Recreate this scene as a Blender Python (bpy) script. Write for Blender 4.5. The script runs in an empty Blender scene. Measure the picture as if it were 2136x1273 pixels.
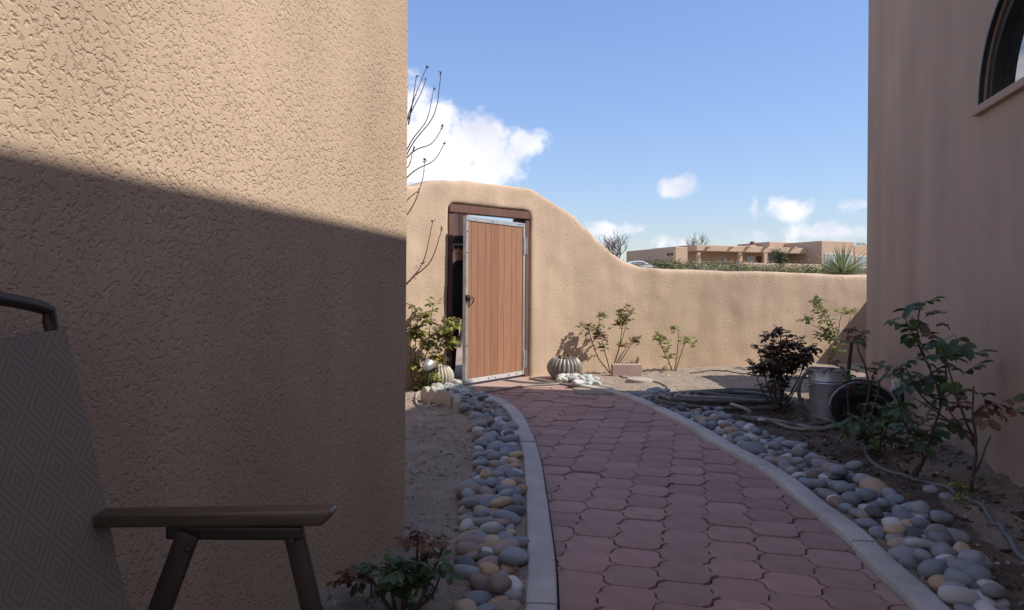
import bpy, bmesh, math, random
from mathutils import Vector, Matrix, noise
R = math.radians
random.seed(7)
scene = bpy.context.scene
col = scene.collection

# ------------------------------------------------------------------ camera
CAMH, FPX, W_, H_ = 1.05, 1500.0, 2136.0, 1273.0
HOR, ROLL = 600.0, R(0.4)
cam_d = bpy.data.cameras.new('camera')
cam = bpy.data.objects.new('camera', cam_d)
col.objects.link(cam)
cam_d.sensor_width = 36.0
cam_d.lens = 36.0 * FPX / W_
cam_d.shift_y = -(H_ / 2 - HOR) / W_
cam_d.clip_start = 0.02
cam_d.clip_end = 4000
cam.matrix_world = Matrix.Translation((0, 0, CAMH)) @ Matrix.Rotation(R(90), 4, 'X') @ Matrix.Rotation(ROLL, 4, 'Z')
scene.camera = cam

# ------------------------------------------------------------------ sun and sky
SUN = Vector((1.0, -0.22, 1.0)).normalized()      # direction to the sun
sd = bpy.data.lights.new('sun', 'SUN')
sd.energy = 2.35
sd.angle = R(0.5)
sd.color = (1.0, 0.93, 0.83)
so = bpy.data.objects.new('sun', sd)
col.objects.link(so)
so.rotation_euler = SUN.to_track_quat('Z', 'Y').to_euler()
so.location = (6, -2, 12)

EXPOSURE = 1.18
scene.view_settings.view_transform = 'Standard'
scene.view_settings.look = 'None'
scene.view_settings.exposure = EXPOSURE
scene.view_settings.gamma = 1.0
scene.view_settings.use_curve_mapping = False
scene.render.engine = 'CYCLES'
scene.cycles.max_bounces = 8
scene.cycles.diffuse_bounces = 4
scene.cycles.transparent_max_bounces = 12

SKY = 0.12
world = bpy.data.worlds.new('World')
scene.world = world
world.use_nodes = True
wn, wl = world.node_tree.nodes, world.node_tree.links
wn.clear()
w_out = wn.new('ShaderNodeOutputWorld')
w_bg = wn.new('ShaderNodeBackground')
w_bg.inputs['Strength'].default_value = SKY
w_sky = wn.new('ShaderNodeTexSky')
w_sky.sky_type = 'NISHITA'
w_sky.sun_disc = False
w_sky.sun_elevation = math.asin(SUN.z)
w_sky.sun_rotation = math.atan2(SUN.x, SUN.y)
w_sky.altitude = 2200
w_sky.air_density = 1.2
w_sky.dust_density = 0.4
w_sky.ozone_density = 1.6
w_tc = wn.new('ShaderNodeTexCoord')

def wmath(op, a, b=None, clamp=False):
    n = wn.new('ShaderNodeMath')
    n.operation = op
    n.use_clamp = clamp
    for i, v in enumerate((a, b)):
        if v is None:
            continue
        if isinstance(v, (int, float)):
            n.inputs[i].default_value = v
        else:
            wl.new(v, n.inputs[i])
    return n.outputs[0]

def pix_dir(px, py):
    u, v = px - W_ / 2, HOR - py
    c, s = math.cos(ROLL), math.sin(ROLL)
    u, v = u * c - v * s, u * s + v * c
    return Vector((u / FPX, 1.0, v / FPX))

# clouds: soft ellipses of direction broken up by noise, the named ones in view and denser unseen ones all round for fill
blobs = [(890, 320, 115, 105, 1.15), (1010, 315, 105, 75, 1.15), (1085, 300, 60, 38, .95), (950, 375, 130, 55, 1.1), (915, 235, 42, 32, .85),
         (1408, 388, 62, 32, .72), (1630, 440, 75, 38, .72), (1720, 482, 120, 26, .72), (1275, 482, 80, 24, .72), (1250, 500, 90, 30, .45),
         (1780, 425, 60, 28, .45), (1590, 500, 300, 26, .42), (760, 250, 160, 110, 1.1), (500, 350, 240, 90, 1.0)]
total = None
for (bx, by, rx, ry, amp) in blobs:
    c = pix_dir(bx, by)
    ln = c.length
    c = c / ln
    n1 = wn.new('ShaderNodeVectorMath'); n1.operation = 'SUBTRACT'
    wl.new(w_tc.outputs['Generated'], n1.inputs[0]); n1.inputs[1].default_value = c
    n2 = wn.new('ShaderNodeVectorMath'); n2.operation = 'MULTIPLY'
    wl.new(n1.outputs[0], n2.inputs[0])
    n2.inputs[1].default_value = (FPX * ln / rx, FPX * ln / (rx * 1.2), FPX * ln / ry)
    n3 = wn.new('ShaderNodeVectorMath'); n3.operation = 'LENGTH'
    wl.new(n2.outputs[0], n3.inputs[0])
    m = wmath('MULTIPLY', wmath('SUBTRACT', 1.35, n3.outputs['Value'], True), amp)
    total = m if total is None else wmath('MAXIMUM', total, m)
# the rest of the sky: unseen cumulus, thickened to add fill light in shade
nb = wn.new('ShaderNodeTexNoise'); nb.inputs['Scale'].default_value = 2.6; nb.inputs['Detail'].default_value = 3
wl.new(w_tc.outputs['Generated'], nb.inputs['Vector'])
sep = wn.new('ShaderNodeSeparateXYZ'); wl.new(w_tc.outputs['Generated'], sep.inputs[0])
away = wmath('MULTIPLY', wmath('SUBTRACT', 0.72, sep.outputs['Y'], True), 4.0, True)
gen = wmath('MULTIPLY', wmath('MULTIPLY', wmath('SUBTRACT', nb.outputs['Fac'], 0.49, True), 7.0, True), away)
total = wmath('MAXIMUM', total, gen)
nf = wn.new('ShaderNodeTexNoise'); nf.inputs['Scale'].default_value = 21; nf.inputs['Detail'].default_value = 8; nf.inputs['Roughness'].default_value = 0.58
nf.inputs['Distortion'].default_value = 0.35
wl.new(w_tc.outputs['Generated'], nf.inputs['Vector'])
dens = wmath('ADD', total, wmath('MULTIPLY', wmath('SUBTRACT', nf.outputs['Fac'], 0.5), 2.3))
dens = wmath('MULTIPLY', dens, wmath('MULTIPLY', total, 6.0, True))
w_ramp = wn.new('ShaderNodeValToRGB')
w_ramp.color_ramp.elements[0].position = 0.28
w_ramp.color_ramp.elements[1].position = 0.85
w_ramp.color_ramp.interpolation = 'EASE'
wl.new(dens, w_ramp.inputs[0])
ns = wn.new('ShaderNodeTexNoise'); ns.inputs['Scale'].default_value = 9; ns.inputs['Detail'].default_value = 4
wl.new(w_tc.outputs['Generated'], ns.inputs['Vector'])
cc = wn.new('ShaderNodeValToRGB')
cc.color_ramp.elements[0].position = 0.35; cc.color_ramp.elements[0].color = (0.34, 0.35, 0.41, 1)
cc.color_ramp.elements[1].position = 0.62; cc.color_ramp.elements[1].color = (0.50, 0.495, 0.515, 1)
wl.new(ns.outputs['Fac'], cc.inputs[0])
cs = wn.new('ShaderNodeVectorMath'); cs.operation = 'SCALE'; cs.inputs['Scale'].default_value = 1.0 / SKY
wl.new(cc.outputs[0], cs.inputs[0])
w_mix = wn.new('ShaderNodeMixRGB')
wl.new(wmath('MULTIPLY', w_ramp.outputs[0], 0.93), w_mix.inputs[0])
w_tint = wn.new('ShaderNodeMixRGB'); w_tint.blend_type = 'MULTIPLY'; w_tint.inputs[0].default_value = 1.0
w_tint.inputs[2].default_value = (1.03, 0.92, 0.95, 1)
w_hs = wn.new('ShaderNodeHueSaturation'); w_hs.inputs['Saturation'].default_value = 1.1
wl.new(w_sky.outputs[0], w_hs.inputs['Color'])
wl.new(w_hs.outputs[0], w_tint.inputs[1])
w_lum = wn.new('ShaderNodeRGBToBW'); wl.new(w_tint.outputs[0], w_lum.inputs[0])
w_soft = wn.new('ShaderNodeVectorMath'); w_soft.operation = 'SCALE'
wl.new(w_tint.outputs[0], w_soft.inputs[0])
wl.new(wmath('DIVIDE', 1.14, wmath('ADD', 1.0, wmath('MULTIPLY', w_lum.outputs[0], 2.0 * SKY))), w_soft.inputs['Scale'])
wl.new(w_soft.outputs[0], w_mix.inputs[1])
wl.new(cs.outputs[0], w_mix.inputs[2])
wl.new(w_mix.outputs[0], w_bg.inputs['Color'])
wl.new(w_bg.outputs[0], w_out.inputs[0])

# ------------------------------------------------------------------ helpers
def at(px, py, d):
    v = pix_dir(px, py)
    return Vector((v.x * d, d, CAMH + v.z * d))

def gnd(px, py, z=0.0):
    v = pix_dir(px, py)
    d = (z - CAMH) / v.z
    return Vector((v.x * d, d, z))

def rnd(a, b):
    return random.uniform(a, b)

class MB:
    def __init__(self):
        self.v, self.f, self.m = [], [], []

    def poly(self, pts, mi=0):
        b = len(self.v)
        self.v += [tuple(p) for p in pts]
        self.f.append(tuple(range(b, b + len(pts))))
        self.m.append(mi)

    def add(self, vs, fs, mi=0):
        b = len(self.v)
        self.v += [tuple(p) for p in vs]
        for f in fs:
            self.f.append(tuple(b + i for i in f))
            self.m.append(mi)

    def hexa(self, p, mi=0):          # eight corners: bottom ring, top ring
        self.add(p, [(3, 2, 1, 0), (4, 5, 6, 7), (0, 1, 5, 4), (1, 2, 6, 5), (2, 3, 7, 6), (3, 0, 4, 7)], mi)

    def box(self, x0, x1, y0, y1, z0, z1, M=None, mi=0):
        p = [Vector(q) for q in ((x0, y0, z0), (x1, y0, z0), (x1, y1, z0), (x0, y1, z0), (x0, y0, z1), (x1, y0, z1), (x1, y1, z1), (x0, y1, z1))]
        if M is not None:
            p = [M @ q for q in p]
        self.hexa(p, mi)

    def bar(self, a, b, w, h, up=(0, 0, 1), mi=0):
        a, b = Vector(a), Vector(b)
        t = (b - a).normalized()
        s = t.cross(Vector(up)).normalized()
        n = s.cross(t)
        p = []
        for q in (-1, 1):
            for e, sg in ((a, -1), (a, 1), (b, 1), (b, -1)):
                p.append(e + s * (w / 2 * sg) + n * (h / 2 * q))
        self.hexa(p, mi)

    def tube(self, pts, rad, seg=8, cap=True, mi=0, flat=1.0):
        pts = [Vector(p) for p in pts]
        n = len(pts)
        rs = rad if isinstance(rad, (list, tuple)) else [rad] * n
        t0 = (pts[1] - pts[0]).normalized()
        ref = Vector((0, 0, 1)) if abs(t0.z) < 0.9 else Vector((1, 0, 0))
        s = t0.cross(ref).normalized()
        vs, fs = [], []
        for i in range(n):
            t = (pts[min(i + 1, n - 1)] - pts[max(i - 1, 0)])
            t = t.normalized() if t.length > 1e-9 else t0
            s = (s - t * s.dot(t)).normalized()
            b = t.cross(s)
            for k in range(seg):
                a = 2 * math.pi * k / seg
                vs.append(pts[i] + (s * math.cos(a) + b * math.sin(a) * flat) * rs[i])
        for i in range(n - 1):
            for k in range(seg):
                k2 = (k + 1) % seg
                fs.append((i * seg + k, i * seg + k2, (i + 1) * seg + k2, (i + 1) * seg + k))
        if cap:
            fs.append(tuple(range(seg - 1, -1, -1)))
            fs.append(tuple((n - 1) * seg + k for k in range(seg)))
        self.add(vs, fs, mi)

    def lathe(self, prof, seg=24, rib=0, depth=0.0, c=(0, 0, 0), M=None, mi=0, cap=True):
        c = Vector(c)
        vs, fs = [], []
        for (r, z) in prof:
            for k in range(seg):
                a = 2 * math.pi * k / seg
                rr = r
                if rib:
                    rr = r * (1 - depth * (1 - abs(math.sin(a * rib / 2))))
                p = Vector((rr * math.cos(a), rr * math.sin(a), z))
                if M is not None:
                    p = M @ p
                vs.append(p + c)
        n = len(prof)
        for i in range(n - 1):
            for k in range(seg):
                k2 = (k + 1) % seg
                fs.append((i * seg + k, i * seg + k2, (i + 1) * seg + k2, (i + 1) * seg + k))
        if cap:
            fs.append(tuple(range(seg - 1, -1, -1)))
            fs.append(tuple((n - 1) * seg + k for k in range(seg)))
        self.add(vs, fs, mi)

    def mesh(self, name, mats, smooth=None, bevel=0, seg=2):
        me = bpy.data.meshes.new(name)
        me.from_pydata(self.v, [], self.f)
        for m in (mats if isinstance(mats, (list, tuple)) else [mats]):
            me.materials.append(m)
        me.polygons.foreach_set('material_index', self.m)
        finish(me, smooth, bevel, seg)
        return me

    def build(self, name, mats, parent=None, smooth=None, bevel=0, seg=2):
        return link(name, self.mesh(name, mats, smooth, bevel, seg), parent)

def finish(me, smooth=None, bevel=0, seg=2):
    bm = bmesh.new()
    bm.from_mesh(me)
    bmesh.ops.recalc_face_normals(bm, faces=bm.faces)
    if bevel:
        es = [e for e in bm.edges if len(e.link_faces) == 2 and e.calc_face_angle(0) > R(30)]
        bmesh.ops.bevel(bm, geom=es, offset=bevel, segments=seg, profile=0.6, affect='EDGES', clamp_overlap=True)
    bm.to_mesh(me)
    bm.free()
    if smooth is not None:
        me.polygons.foreach_set('use_smooth', [True] * len(me.polygons))
        if smooth < 179:
            me.set_sharp_from_angle(angle=R(smooth))
    me.update()

def link(name, me, parent=None):
    o = bpy.data.objects.new(name, me)
    col.objects.link(o)
    o.parent = parent
    return o

def tag(o, label=None, cat=None, group=None, kind=None):
    if label: o['label'] = label
    if cat: o['category'] = cat
    if group: o['group'] = group
    if kind: o['kind'] = kind
    return o

def thing(name, loc, label, cat, group=None):
    o = bpy.data.objects.new(name, None)
    o.empty_display_size = 0.1
    col.objects.link(o)
    # parts are built in world coordinates; the Empty stands at the thing's base
    o.location = loc
    return tag(o, label, cat, group)

def settle():
    """keep world placement of parts whose meshes were written in world coordinates"""
    bpy.context.view_layer.update()
    for o in list(col.objects):
        if o.parent is not None and not o.get('_local'):
            o.matrix_parent_inverse = o.parent.matrix_world.inverted() if o.parent.parent is None else Matrix.Identity(4)
    for o in list(col.objects):
        if '_local' in o:
            del o['_local']

def apply_mods(o):
    dg = bpy.context.evaluated_depsgraph_get()
    me = bpy.data.meshes.new_from_object(o.evaluated_get(dg))
    o.modifiers.clear()
    o.data = me
    return o

def smooth_curve(pts, step=0.05):
    pts = [Vector(p) for p in pts]
    P = [2 * pts[0] - pts[1]] + pts + [2 * pts[-1] - pts[-2]]
    out = []
    for i in range(1, len(P) - 2):
        p0, p1, p2, p3 = P[i - 1:i + 3]
        n = max(2, int((p2 - p1).length / step))
        for k in range(n):
            t = k / n
            out.append(0.5 * ((2 * p1) + (p2 - p0) * t + (2 * p0 - 5 * p1 + 4 * p2 - p3) * t * t + (3 * p1 - p0 - 3 * p2 + p3) * t ** 3))
    out.append(pts[-1])
    return out

def lerp_tab(tab, x):
    if x <= tab[0][0]: return tab[0][1]
    for (a, b), (c, d) in zip(tab, tab[1:]):
        if x <= c:
            t = (x - a) / (c - a)
            t = t * t * (3 - 2 * t) * 0.5 + t * 0.5
            return b + (d - b) * t
    return tab[-1][1]

# ------------------------------------------------------------------ materials
def newmat(name):
    m = bpy.data.materials.new(name)
    m.use_nodes = True
    nt = m.node_tree
    b = nt.nodes['Principled BSDF']
    return m, nt.nodes, nt.links, b

def mk(name, c1, c2=None, scale=6, rough=0.8, bump=0, bscale=60, metal=0, spec=0.3, rnd_amt=0, detail=4, stretch=(1, 1, 1), bdist=0.005, speck=0, trans=0, island=0, coat=0):
    m, N, L, b = newmat(name)
    b.inputs['Roughness'].default_value = rough
    b.inputs['Metallic'].default_value = metal
    b.inputs['Specular IOR Level'].default_value = spec
    tc = N.new('ShaderNodeTexCoord')
    mp = N.new('ShaderNodeMapping')
    mp.inputs['Scale'].default_value = stretch
    L.new(tc.outputs['Object'], mp.inputs[0])
    c2 = c2 or tuple(x * 0.8 for x in c1)
    n = N.new('ShaderNodeTexNoise')
    n.inputs['Scale'].default_value = scale
    n.inputs['Detail'].default_value = detail
    L.new(mp.outputs[0], n.inputs['Vector'])
    r = N.new('ShaderNodeValToRGB')
    r.color_ramp.elements[0].position = 0.32
    r.color_ramp.elements[1].position = 0.68
    r.color_ramp.elements[0].color = (*c1, 1)
    r.color_ramp.elements[1].color = (*c2, 1)
    L.new(n.outputs['Fac'], r.inputs[0])
    out = r.outputs[0]
    if speck:
        n3 = N.new('ShaderNodeTexNoise')
        n3.inputs['Scale'].default_value = 220
        n3.inputs['Detail'].default_value = 2
        L.new(tc.outputs['Object'], n3.inputs['Vector'])
        rr = N.new('ShaderNodeMapRange')
        rr.inputs['From Min'].default_value = 0.35; rr.inputs['From Max'].default_value = 0.65
        rr.inputs['To Min'].default_value = 1 - speck; rr.inputs['To Max'].default_value = 1 + speck
        L.new(n3.outputs['Fac'], rr.inputs[0])
        s = N.new('ShaderNodeVectorMath'); s.operation = 'SCALE'
        L.new(out, s.inputs[0]); L.new(rr.outputs[0], s.inputs['Scale'])
        out = s.outputs[0]
    if rnd_amt or island:
        if island:
            g = N.new('ShaderNodeNewGeometry'); src = g.outputs['Random Per Island']; amt = island
        else:
            g = N.new('ShaderNodeObjectInfo'); src = g.outputs['Random']; amt = rnd_amt
        rr = N.new('ShaderNodeMapRange')
        rr.inputs['To Min'].default_value = 1 - amt; rr.inputs['To Max'].default_value = 1 + amt
        L.new(src, rr.inputs[0])
        s = N.new('ShaderNodeVectorMath'); s.operation = 'SCALE'
        L.new(out, s.inputs[0]); L.new(rr.outputs[0], s.inputs['Scale'])
        out = s.outputs[0]
    L.new(out, b.inputs['Base Color'])
    if coat:
        b.inputs['Coat Weight'].default_value = coat
    if bump:
        n2 = N.new('ShaderNodeTexNoise')
        n2.inputs['Scale'].default_value = bscale
        n2.inputs['Detail'].default_value = 5
        L.new(tc.outputs['Object'], n2.inputs['Vector'])
        bp = N.new('ShaderNodeBump')
        bp.inputs['Strength'].default_value = bump
        bp.inputs['Distance'].default_value = bdist
        L.new(n2.outputs['Fac'], bp.inputs['Height'])
        L.new(bp.outputs[0], b.inputs['Normal'])
    if trans:
        t = N.new('ShaderNodeBsdfTranslucent')
        L.new(out, t.inputs['Color'])
        mx = N.new('ShaderNodeMixShader')
        mx.inputs[0].default_value = trans
        L.new(b.outputs[0], mx.inputs[1]); L.new(t.outputs[0], mx.inputs[2])
        L.new(mx.outputs[0], N['Material Output'].inputs['Surface'])
    return m

def stucco(name, c1, c2, worm=1.0, wscale=55, wdist=0.008, stain=0.25):
    """trowelled stucco: worm-like pits, fine sand, weather streaks running down"""
    m, N, L, b = newmat(name)
    b.inputs['Roughness'].default_value = 0.92
    b.inputs['Specular IOR Level'].default_value = 0.15
    tc = N.new('ShaderNodeTexCoord')
    n = N.new('ShaderNodeTexNoise'); n.inputs['Scale'].default_value = 1.3; n.inputs['Detail'].default_value = 6; n.inputs['Roughness'].default_value = 0.6
    L.new(tc.outputs['Object'], n.inputs['Vector'])
    r = N.new('ShaderNodeValToRGB')
    r.color_ramp.elements[0].position = 0.3; r.color_ramp.elements[1].position = 0.7
    r.color_ramp.elements[0].color = (*c1, 1); r.color_ramp.elements[1].color = (*c2, 1)
    L.new(n.outputs['Fac'], r.inputs[0])
    mp = N.new('ShaderNodeMapping'); mp.inputs['Scale'].default_value = (1.9, 1.9, 0.4)
    L.new(tc.outputs['Object'], mp.inputs[0])
    st = N.new('ShaderNodeTexNoise'); st.inputs['Scale'].default_value = 1.6; st.inputs['Detail'].default_value = 6
    L.new(mp.outputs[0], st.inputs['Vector'])
    sr = N.new('ShaderNodeMapRange'); sr.inputs['From Min'].default_value = 0.35; sr.inputs['From Max'].default_value = 0.7
    sr.inputs['To Min'].default_value = 1.06; sr.inputs['To Max'].default_value = 1 - stain
    L.new(st.outputs['Fac'], sr.inputs[0])
    s = N.new('ShaderNodeVectorMath'); s.operation = 'SCALE'
    L.new(r.outputs[0], s.inputs[0]); L.new(sr.outputs[0], s.inputs['Scale'])
    wo = N.new('ShaderNodeTexNoise'); wo.inputs['Scale'].default_value = wscale; wo.inputs['Detail'].default_value = 2.5
    wo.inputs['Roughness'].default_value = 0.45; wo.inputs['Distortion'].default_value = 0.7
    L.new(tc.outputs['Object'], wo.inputs['Vector'])
    wr = N.new('ShaderNodeValToRGB')
    wr.color_ramp.elements[0].position = 0.30; wr.color_ramp.elements[1].position = 0.52
    wr.color_ramp.interpolation = 'EASE'
    L.new(wo.outputs['Fac'], wr.inputs[0])
    fi = N.new('ShaderNodeTexNoise'); fi.inputs['Scale'].default_value = 260; fi.inputs['Detail'].default_value = 3
    L.new(tc.outputs['Object'], fi.inputs['Vector'])
    lo = N.new('ShaderNodeTexNoise'); lo.inputs['Scale'].default_value = 3; lo.inputs['Detail'].default_value = 2
    L.new(tc.outputs['Object'], lo.inputs['Vector'])
    # the pits come and go over the wall
    av = N.new('ShaderNodeMapRange'); av.inputs['From Min'].default_value = 0.35; av.inputs['From Max'].default_value = 0.65
    av.inputs['To Min'].default_value = 0.45; av.inputs['To Max'].default_value = 1.0
    L.new(lo.outputs['Fac'], av.inputs[0])
    mu = N.new('ShaderNodeMath'); mu.operation = 'MULTIPLY'
    L.new(wr.outputs[0], mu.inputs[0]); L.new(av.outputs[0], mu.inputs[1])
    ad = N.new('ShaderNodeMath'); ad.operation = 'MULTIPLY_ADD'; ad.inputs[1].default_value = 0.22
    L.new(fi.outputs['Fac'], ad.inputs[0]); L.new(mu.outputs[0], ad.inputs[2])
    bp = N.new('ShaderNodeBump'); bp.inputs['Strength'].default_value = worm; bp.inputs['Distance'].default_value = wdist
    L.new(ad.outputs[0], bp.inputs['Height'])
    L.new(bp.outputs[0], b.inputs['Normal'])
    L.new(s.outputs[0], b.inputs['Base Color'])
    return m

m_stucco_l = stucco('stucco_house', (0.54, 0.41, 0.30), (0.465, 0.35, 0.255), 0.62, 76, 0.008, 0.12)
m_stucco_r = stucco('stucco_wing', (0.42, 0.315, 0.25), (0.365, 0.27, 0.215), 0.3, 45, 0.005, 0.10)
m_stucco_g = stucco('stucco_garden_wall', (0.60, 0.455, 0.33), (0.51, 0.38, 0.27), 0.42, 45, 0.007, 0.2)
m_far = mk('stucco_far', (0.52, 0.37, 0.27), (0.46, 0.33, 0.24), 0.4, 0.9)
m_pink = mk('stucco_pink', (0.42, 0.27, 0.21), (0.38, 0.25, 0.2), 1, 0.9, 0.3, 50)
m_paver = mk('paver_concrete', (0.385, 0.24, 0.205), (0.31, 0.19, 0.165), 9, 0.85, 0.35, 160, rnd_amt=0.13, speck=0.12, bdist=0.003)
m_joint = mk('joint_sand', (0.10, 0.075, 0.062), (0.06, 0.045, 0.04), 30, 0.95, 0.6, 120)
m_kerb = mk('kerb_concrete', (0.50, 0.465, 0.43), (0.38, 0.35, 0.325), 5, 0.9, 0.35, 140, rnd_amt=0.05, speck=0.10, bdist=0.003)
m_pad = mk('pad_concrete', (0.42, 0.30, 0.255), (0.36, 0.25, 0.21), 5, 0.9, 0.3, 100, speck=0.1)
m_wood = mk('gate_planks', (0.32, 0.165, 0.095), (0.265, 0.132, 0.08), 4, 0.65, 0.25, 90, stretch=(6, 6, 0.6), rnd_amt=0.10, bdist=0.002)
m_post = mk('gate_posts', (0.17, 0.085, 0.06), (0.125, 0.065, 0.05), 5, 0.7, 0.3, 70, stretch=(5, 5, 0.7))
m_galv = mk('galvanised_steel', (0.55, 0.56, 0.57), (0.42, 0.43, 0.44), 14, 0.42, 0.1, 120, metal=0.6, spec=0.5)
m_white_steel = mk('pale_painted_steel', (0.62, 0.62, 0.60), (0.5, 0.5, 0.49), 12, 0.5, 0.1, 120, metal=0.25, spec=0.5)
m_black = mk('black_iron', (0.02, 0.02, 0.02), (0.03, 0.028, 0.026), 20, 0.45, 0.2, 80, spec=0.5)
m_brown_metal = mk('bronze_painted_metal', (0.055, 0.036, 0.028), (0.04, 0.027, 0.022), 14, 0.42, 0.06, 200, metal=0.3, spec=0.5)
m_arm = mk('bronze_arm', (0.12, 0.085, 0.06), (0.09, 0.06, 0.045), 8, 0.38, 0.05, 200, metal=0.35, spec=0.5, stretch=(1, 6, 6))
m_hose = mk('old_hose', (0.30, 0.27, 0.23), (0.2, 0.18, 0.155), 12, 0.75, 0.2, 200)
m_hose_dark = mk('dark_hose', (0.15, 0.14, 0.122), (0.095, 0.088, 0.078), 12, 0.7, 0.2, 200)
m_hose_pale = mk('pale_hose', (0.42, 0.37, 0.32), (0.33, 0.29, 0.25), 12, 0.7, 0.2, 200)
m_hose_grey = mk('grey_green_hose', (0.16, 0.17, 0.165), (0.12, 0.125, 0.12), 12, 0.55, 0.2, 200)
m_pot = mk('ribbed_pot_glaze', (0.30, 0.27, 0.225), (0.21, 0.185, 0.15), 9, 0.32, 0.15, 60, spec=0.5)
m_pot_pale = mk('ribbed_pot_pale', (0.50, 0.45, 0.375), (0.4, 0.36, 0.3), 9, 0.5, 0.15, 60, spec=0.5)
m_potsoil = mk('potting_soil', (0.06, 0.045, 0.035), (0.03, 0.022, 0.018), 40, 0.95, 0.8, 90)
m_cast = mk('cast_edging', (0.46, 0.41, 0.35), (0.36, 0.315, 0.265), 8, 0.9, 0.4, 120)
m_pinkblock = mk('pink_block', (0.50, 0.36, 0.315), (0.44, 0.31, 0.27), 8, 0.9, 0.3, 120)
m_cane = mk('rose_cane', (0.105, 0.08, 0.055), (0.07, 0.05, 0.04), 20, 0.8, 0.3, 80)
m_cane_green = mk('rose_cane_green', (0.15, 0.13, 0.06), (0.11, 0.075, 0.045), 12, 0.8, 0.3, 80)
m_leaf = mk('rose_leaf', (0.10, 0.15, 0.042), (0.07, 0.115, 0.036), 14, 0.5, spec=0.4, trans=0.28, island=0.35)
m_leaf_dark = mk('rose_leaf_dark', (0.070, 0.115, 0.050), (0.052, 0.09, 0.042), 14, 0.45, spec=0.4, trans=0.2, island=0.35)
m_leaf_lime = mk('rose_leaf_lime', (0.33, 0.34, 0.085), (0.24, 0.27, 0.07), 14, 0.5, spec=0.4, trans=0.35, island=0.3)
m_leaf_red = mk('rose_leaf_red', (0.17, 0.075, 0.045), (0.12, 0.075, 0.04), 14, 0.5, spec=0.4, trans=0.25, island=0.35)
m_leaf_bronze = mk('rose_leaf_bronze', (0.075, 0.052, 0.038), (0.05, 0.045, 0.03), 14, 0.5, spec=0.4, trans=0.15, island=0.35)
m_yellow = mk('yellow_petal', (0.65, 0.45, 0.06), (0.6, 0.36, 0.05), 14, 0.6, trans=0.3)
m_blossom = mk('pink_blossom', (0.55, 0.25, 0.31), (0.42, 0.16, 0.22), 14, 0.6, trans=0.3)
m_twig = mk('plum_twig', (0.10, 0.058, 0.055), (0.075, 0.045, 0.045), 20, 0.8, 0.2, 80)
m_soil = None
m_grey_bark = mk('grey_bark', (0.20, 0.165, 0.14), (0.15, 0.125, 0.11), 3, 0.9)
m_desert = mk('desert_leaf', (0.21, 0.215, 0.085), (0.155, 0.17, 0.07), 1.5, 0.8, trans=0.15, island=0.4)
m_desert2 = mk('desert_leaf_sage', (0.29, 0.28, 0.165), (0.23, 0.225, 0.13), 1.5, 0.8, trans=0.15, island=0.4)
m_desert3 = mk('desert_leaf_deep', (0.11, 0.13, 0.06), (0.08, 0.1, 0.05), 1.5, 0.8, trans=0.15, island=0.4)
m_yucca = mk('yucca_blade', (0.33, 0.36, 0.20), (0.25, 0.285, 0.15), 4, 0.6, trans=0.1, island=0.3)
m_glass = mk('window_glass', (0.02, 0.022, 0.025), (0.02, 0.022, 0.025), 2, 0.03, spec=1.0)
m_glass.node_tree.nodes['Principled BSDF'].inputs['IOR'].default_value = 2.4
m_farglass = mk('far_window_glass', (0.22, 0.25, 0.28), (0.3, 0.33, 0.35), 0.6, 0.1, spec=0.8)
m_fardoor = mk('far_door', (0.17, 0.06, 0.045), (0.14, 0.05, 0.04), 1, 0.7)
m_car = mk('white_car_paint', (0.75, 0.76, 0.77), (0.72, 0.73, 0.74), 1, 0.25, spec=0.5, coat=0.5)
m_tyre = mk('tyre_rubber', (0.02, 0.02, 0.02), (0.03, 0.03, 0.03), 20, 0.85)
m_wire = mk('fence_steel', (0.33, 0.32, 0.30), (0.27, 0.26, 0.25), 3, 0.6, metal=0.3)
m_skin = mk('skin', (0.42, 0.24, 0.17), (0.37, 0.20, 0.14), 12, 0.55)
m_cloth = mk('black_cloth', (0.010, 0.010, 0.011), (0.015, 0.014, 0.015), 14, 0.9, 0.4, 90)
m_hat = mk('dark_hat', (0.02, 0.02, 0.021), (0.014, 0.014, 0.015), 14, 0.85, 0.3, 120)
m_brim = mk('grey_brim', (0.2, 0.19, 0.18), (0.16, 0.15, 0.14), 14, 0.85, 0.3, 120)
m_pale = mk('white_plastic', (0.62, 0.62, 0.6), (0.56, 0.56, 0.55), 10, 0.5)
m_stick = mk('weathered_stick', (0.42, 0.3, 0.24), (0.34, 0.25, 0.2), 10, 0.8)
m_litter = mk('dry_leaf', (0.24, 0.15, 0.08), (0.13, 0.085, 0.05), 10, 0.8, island=0.4)

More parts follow.
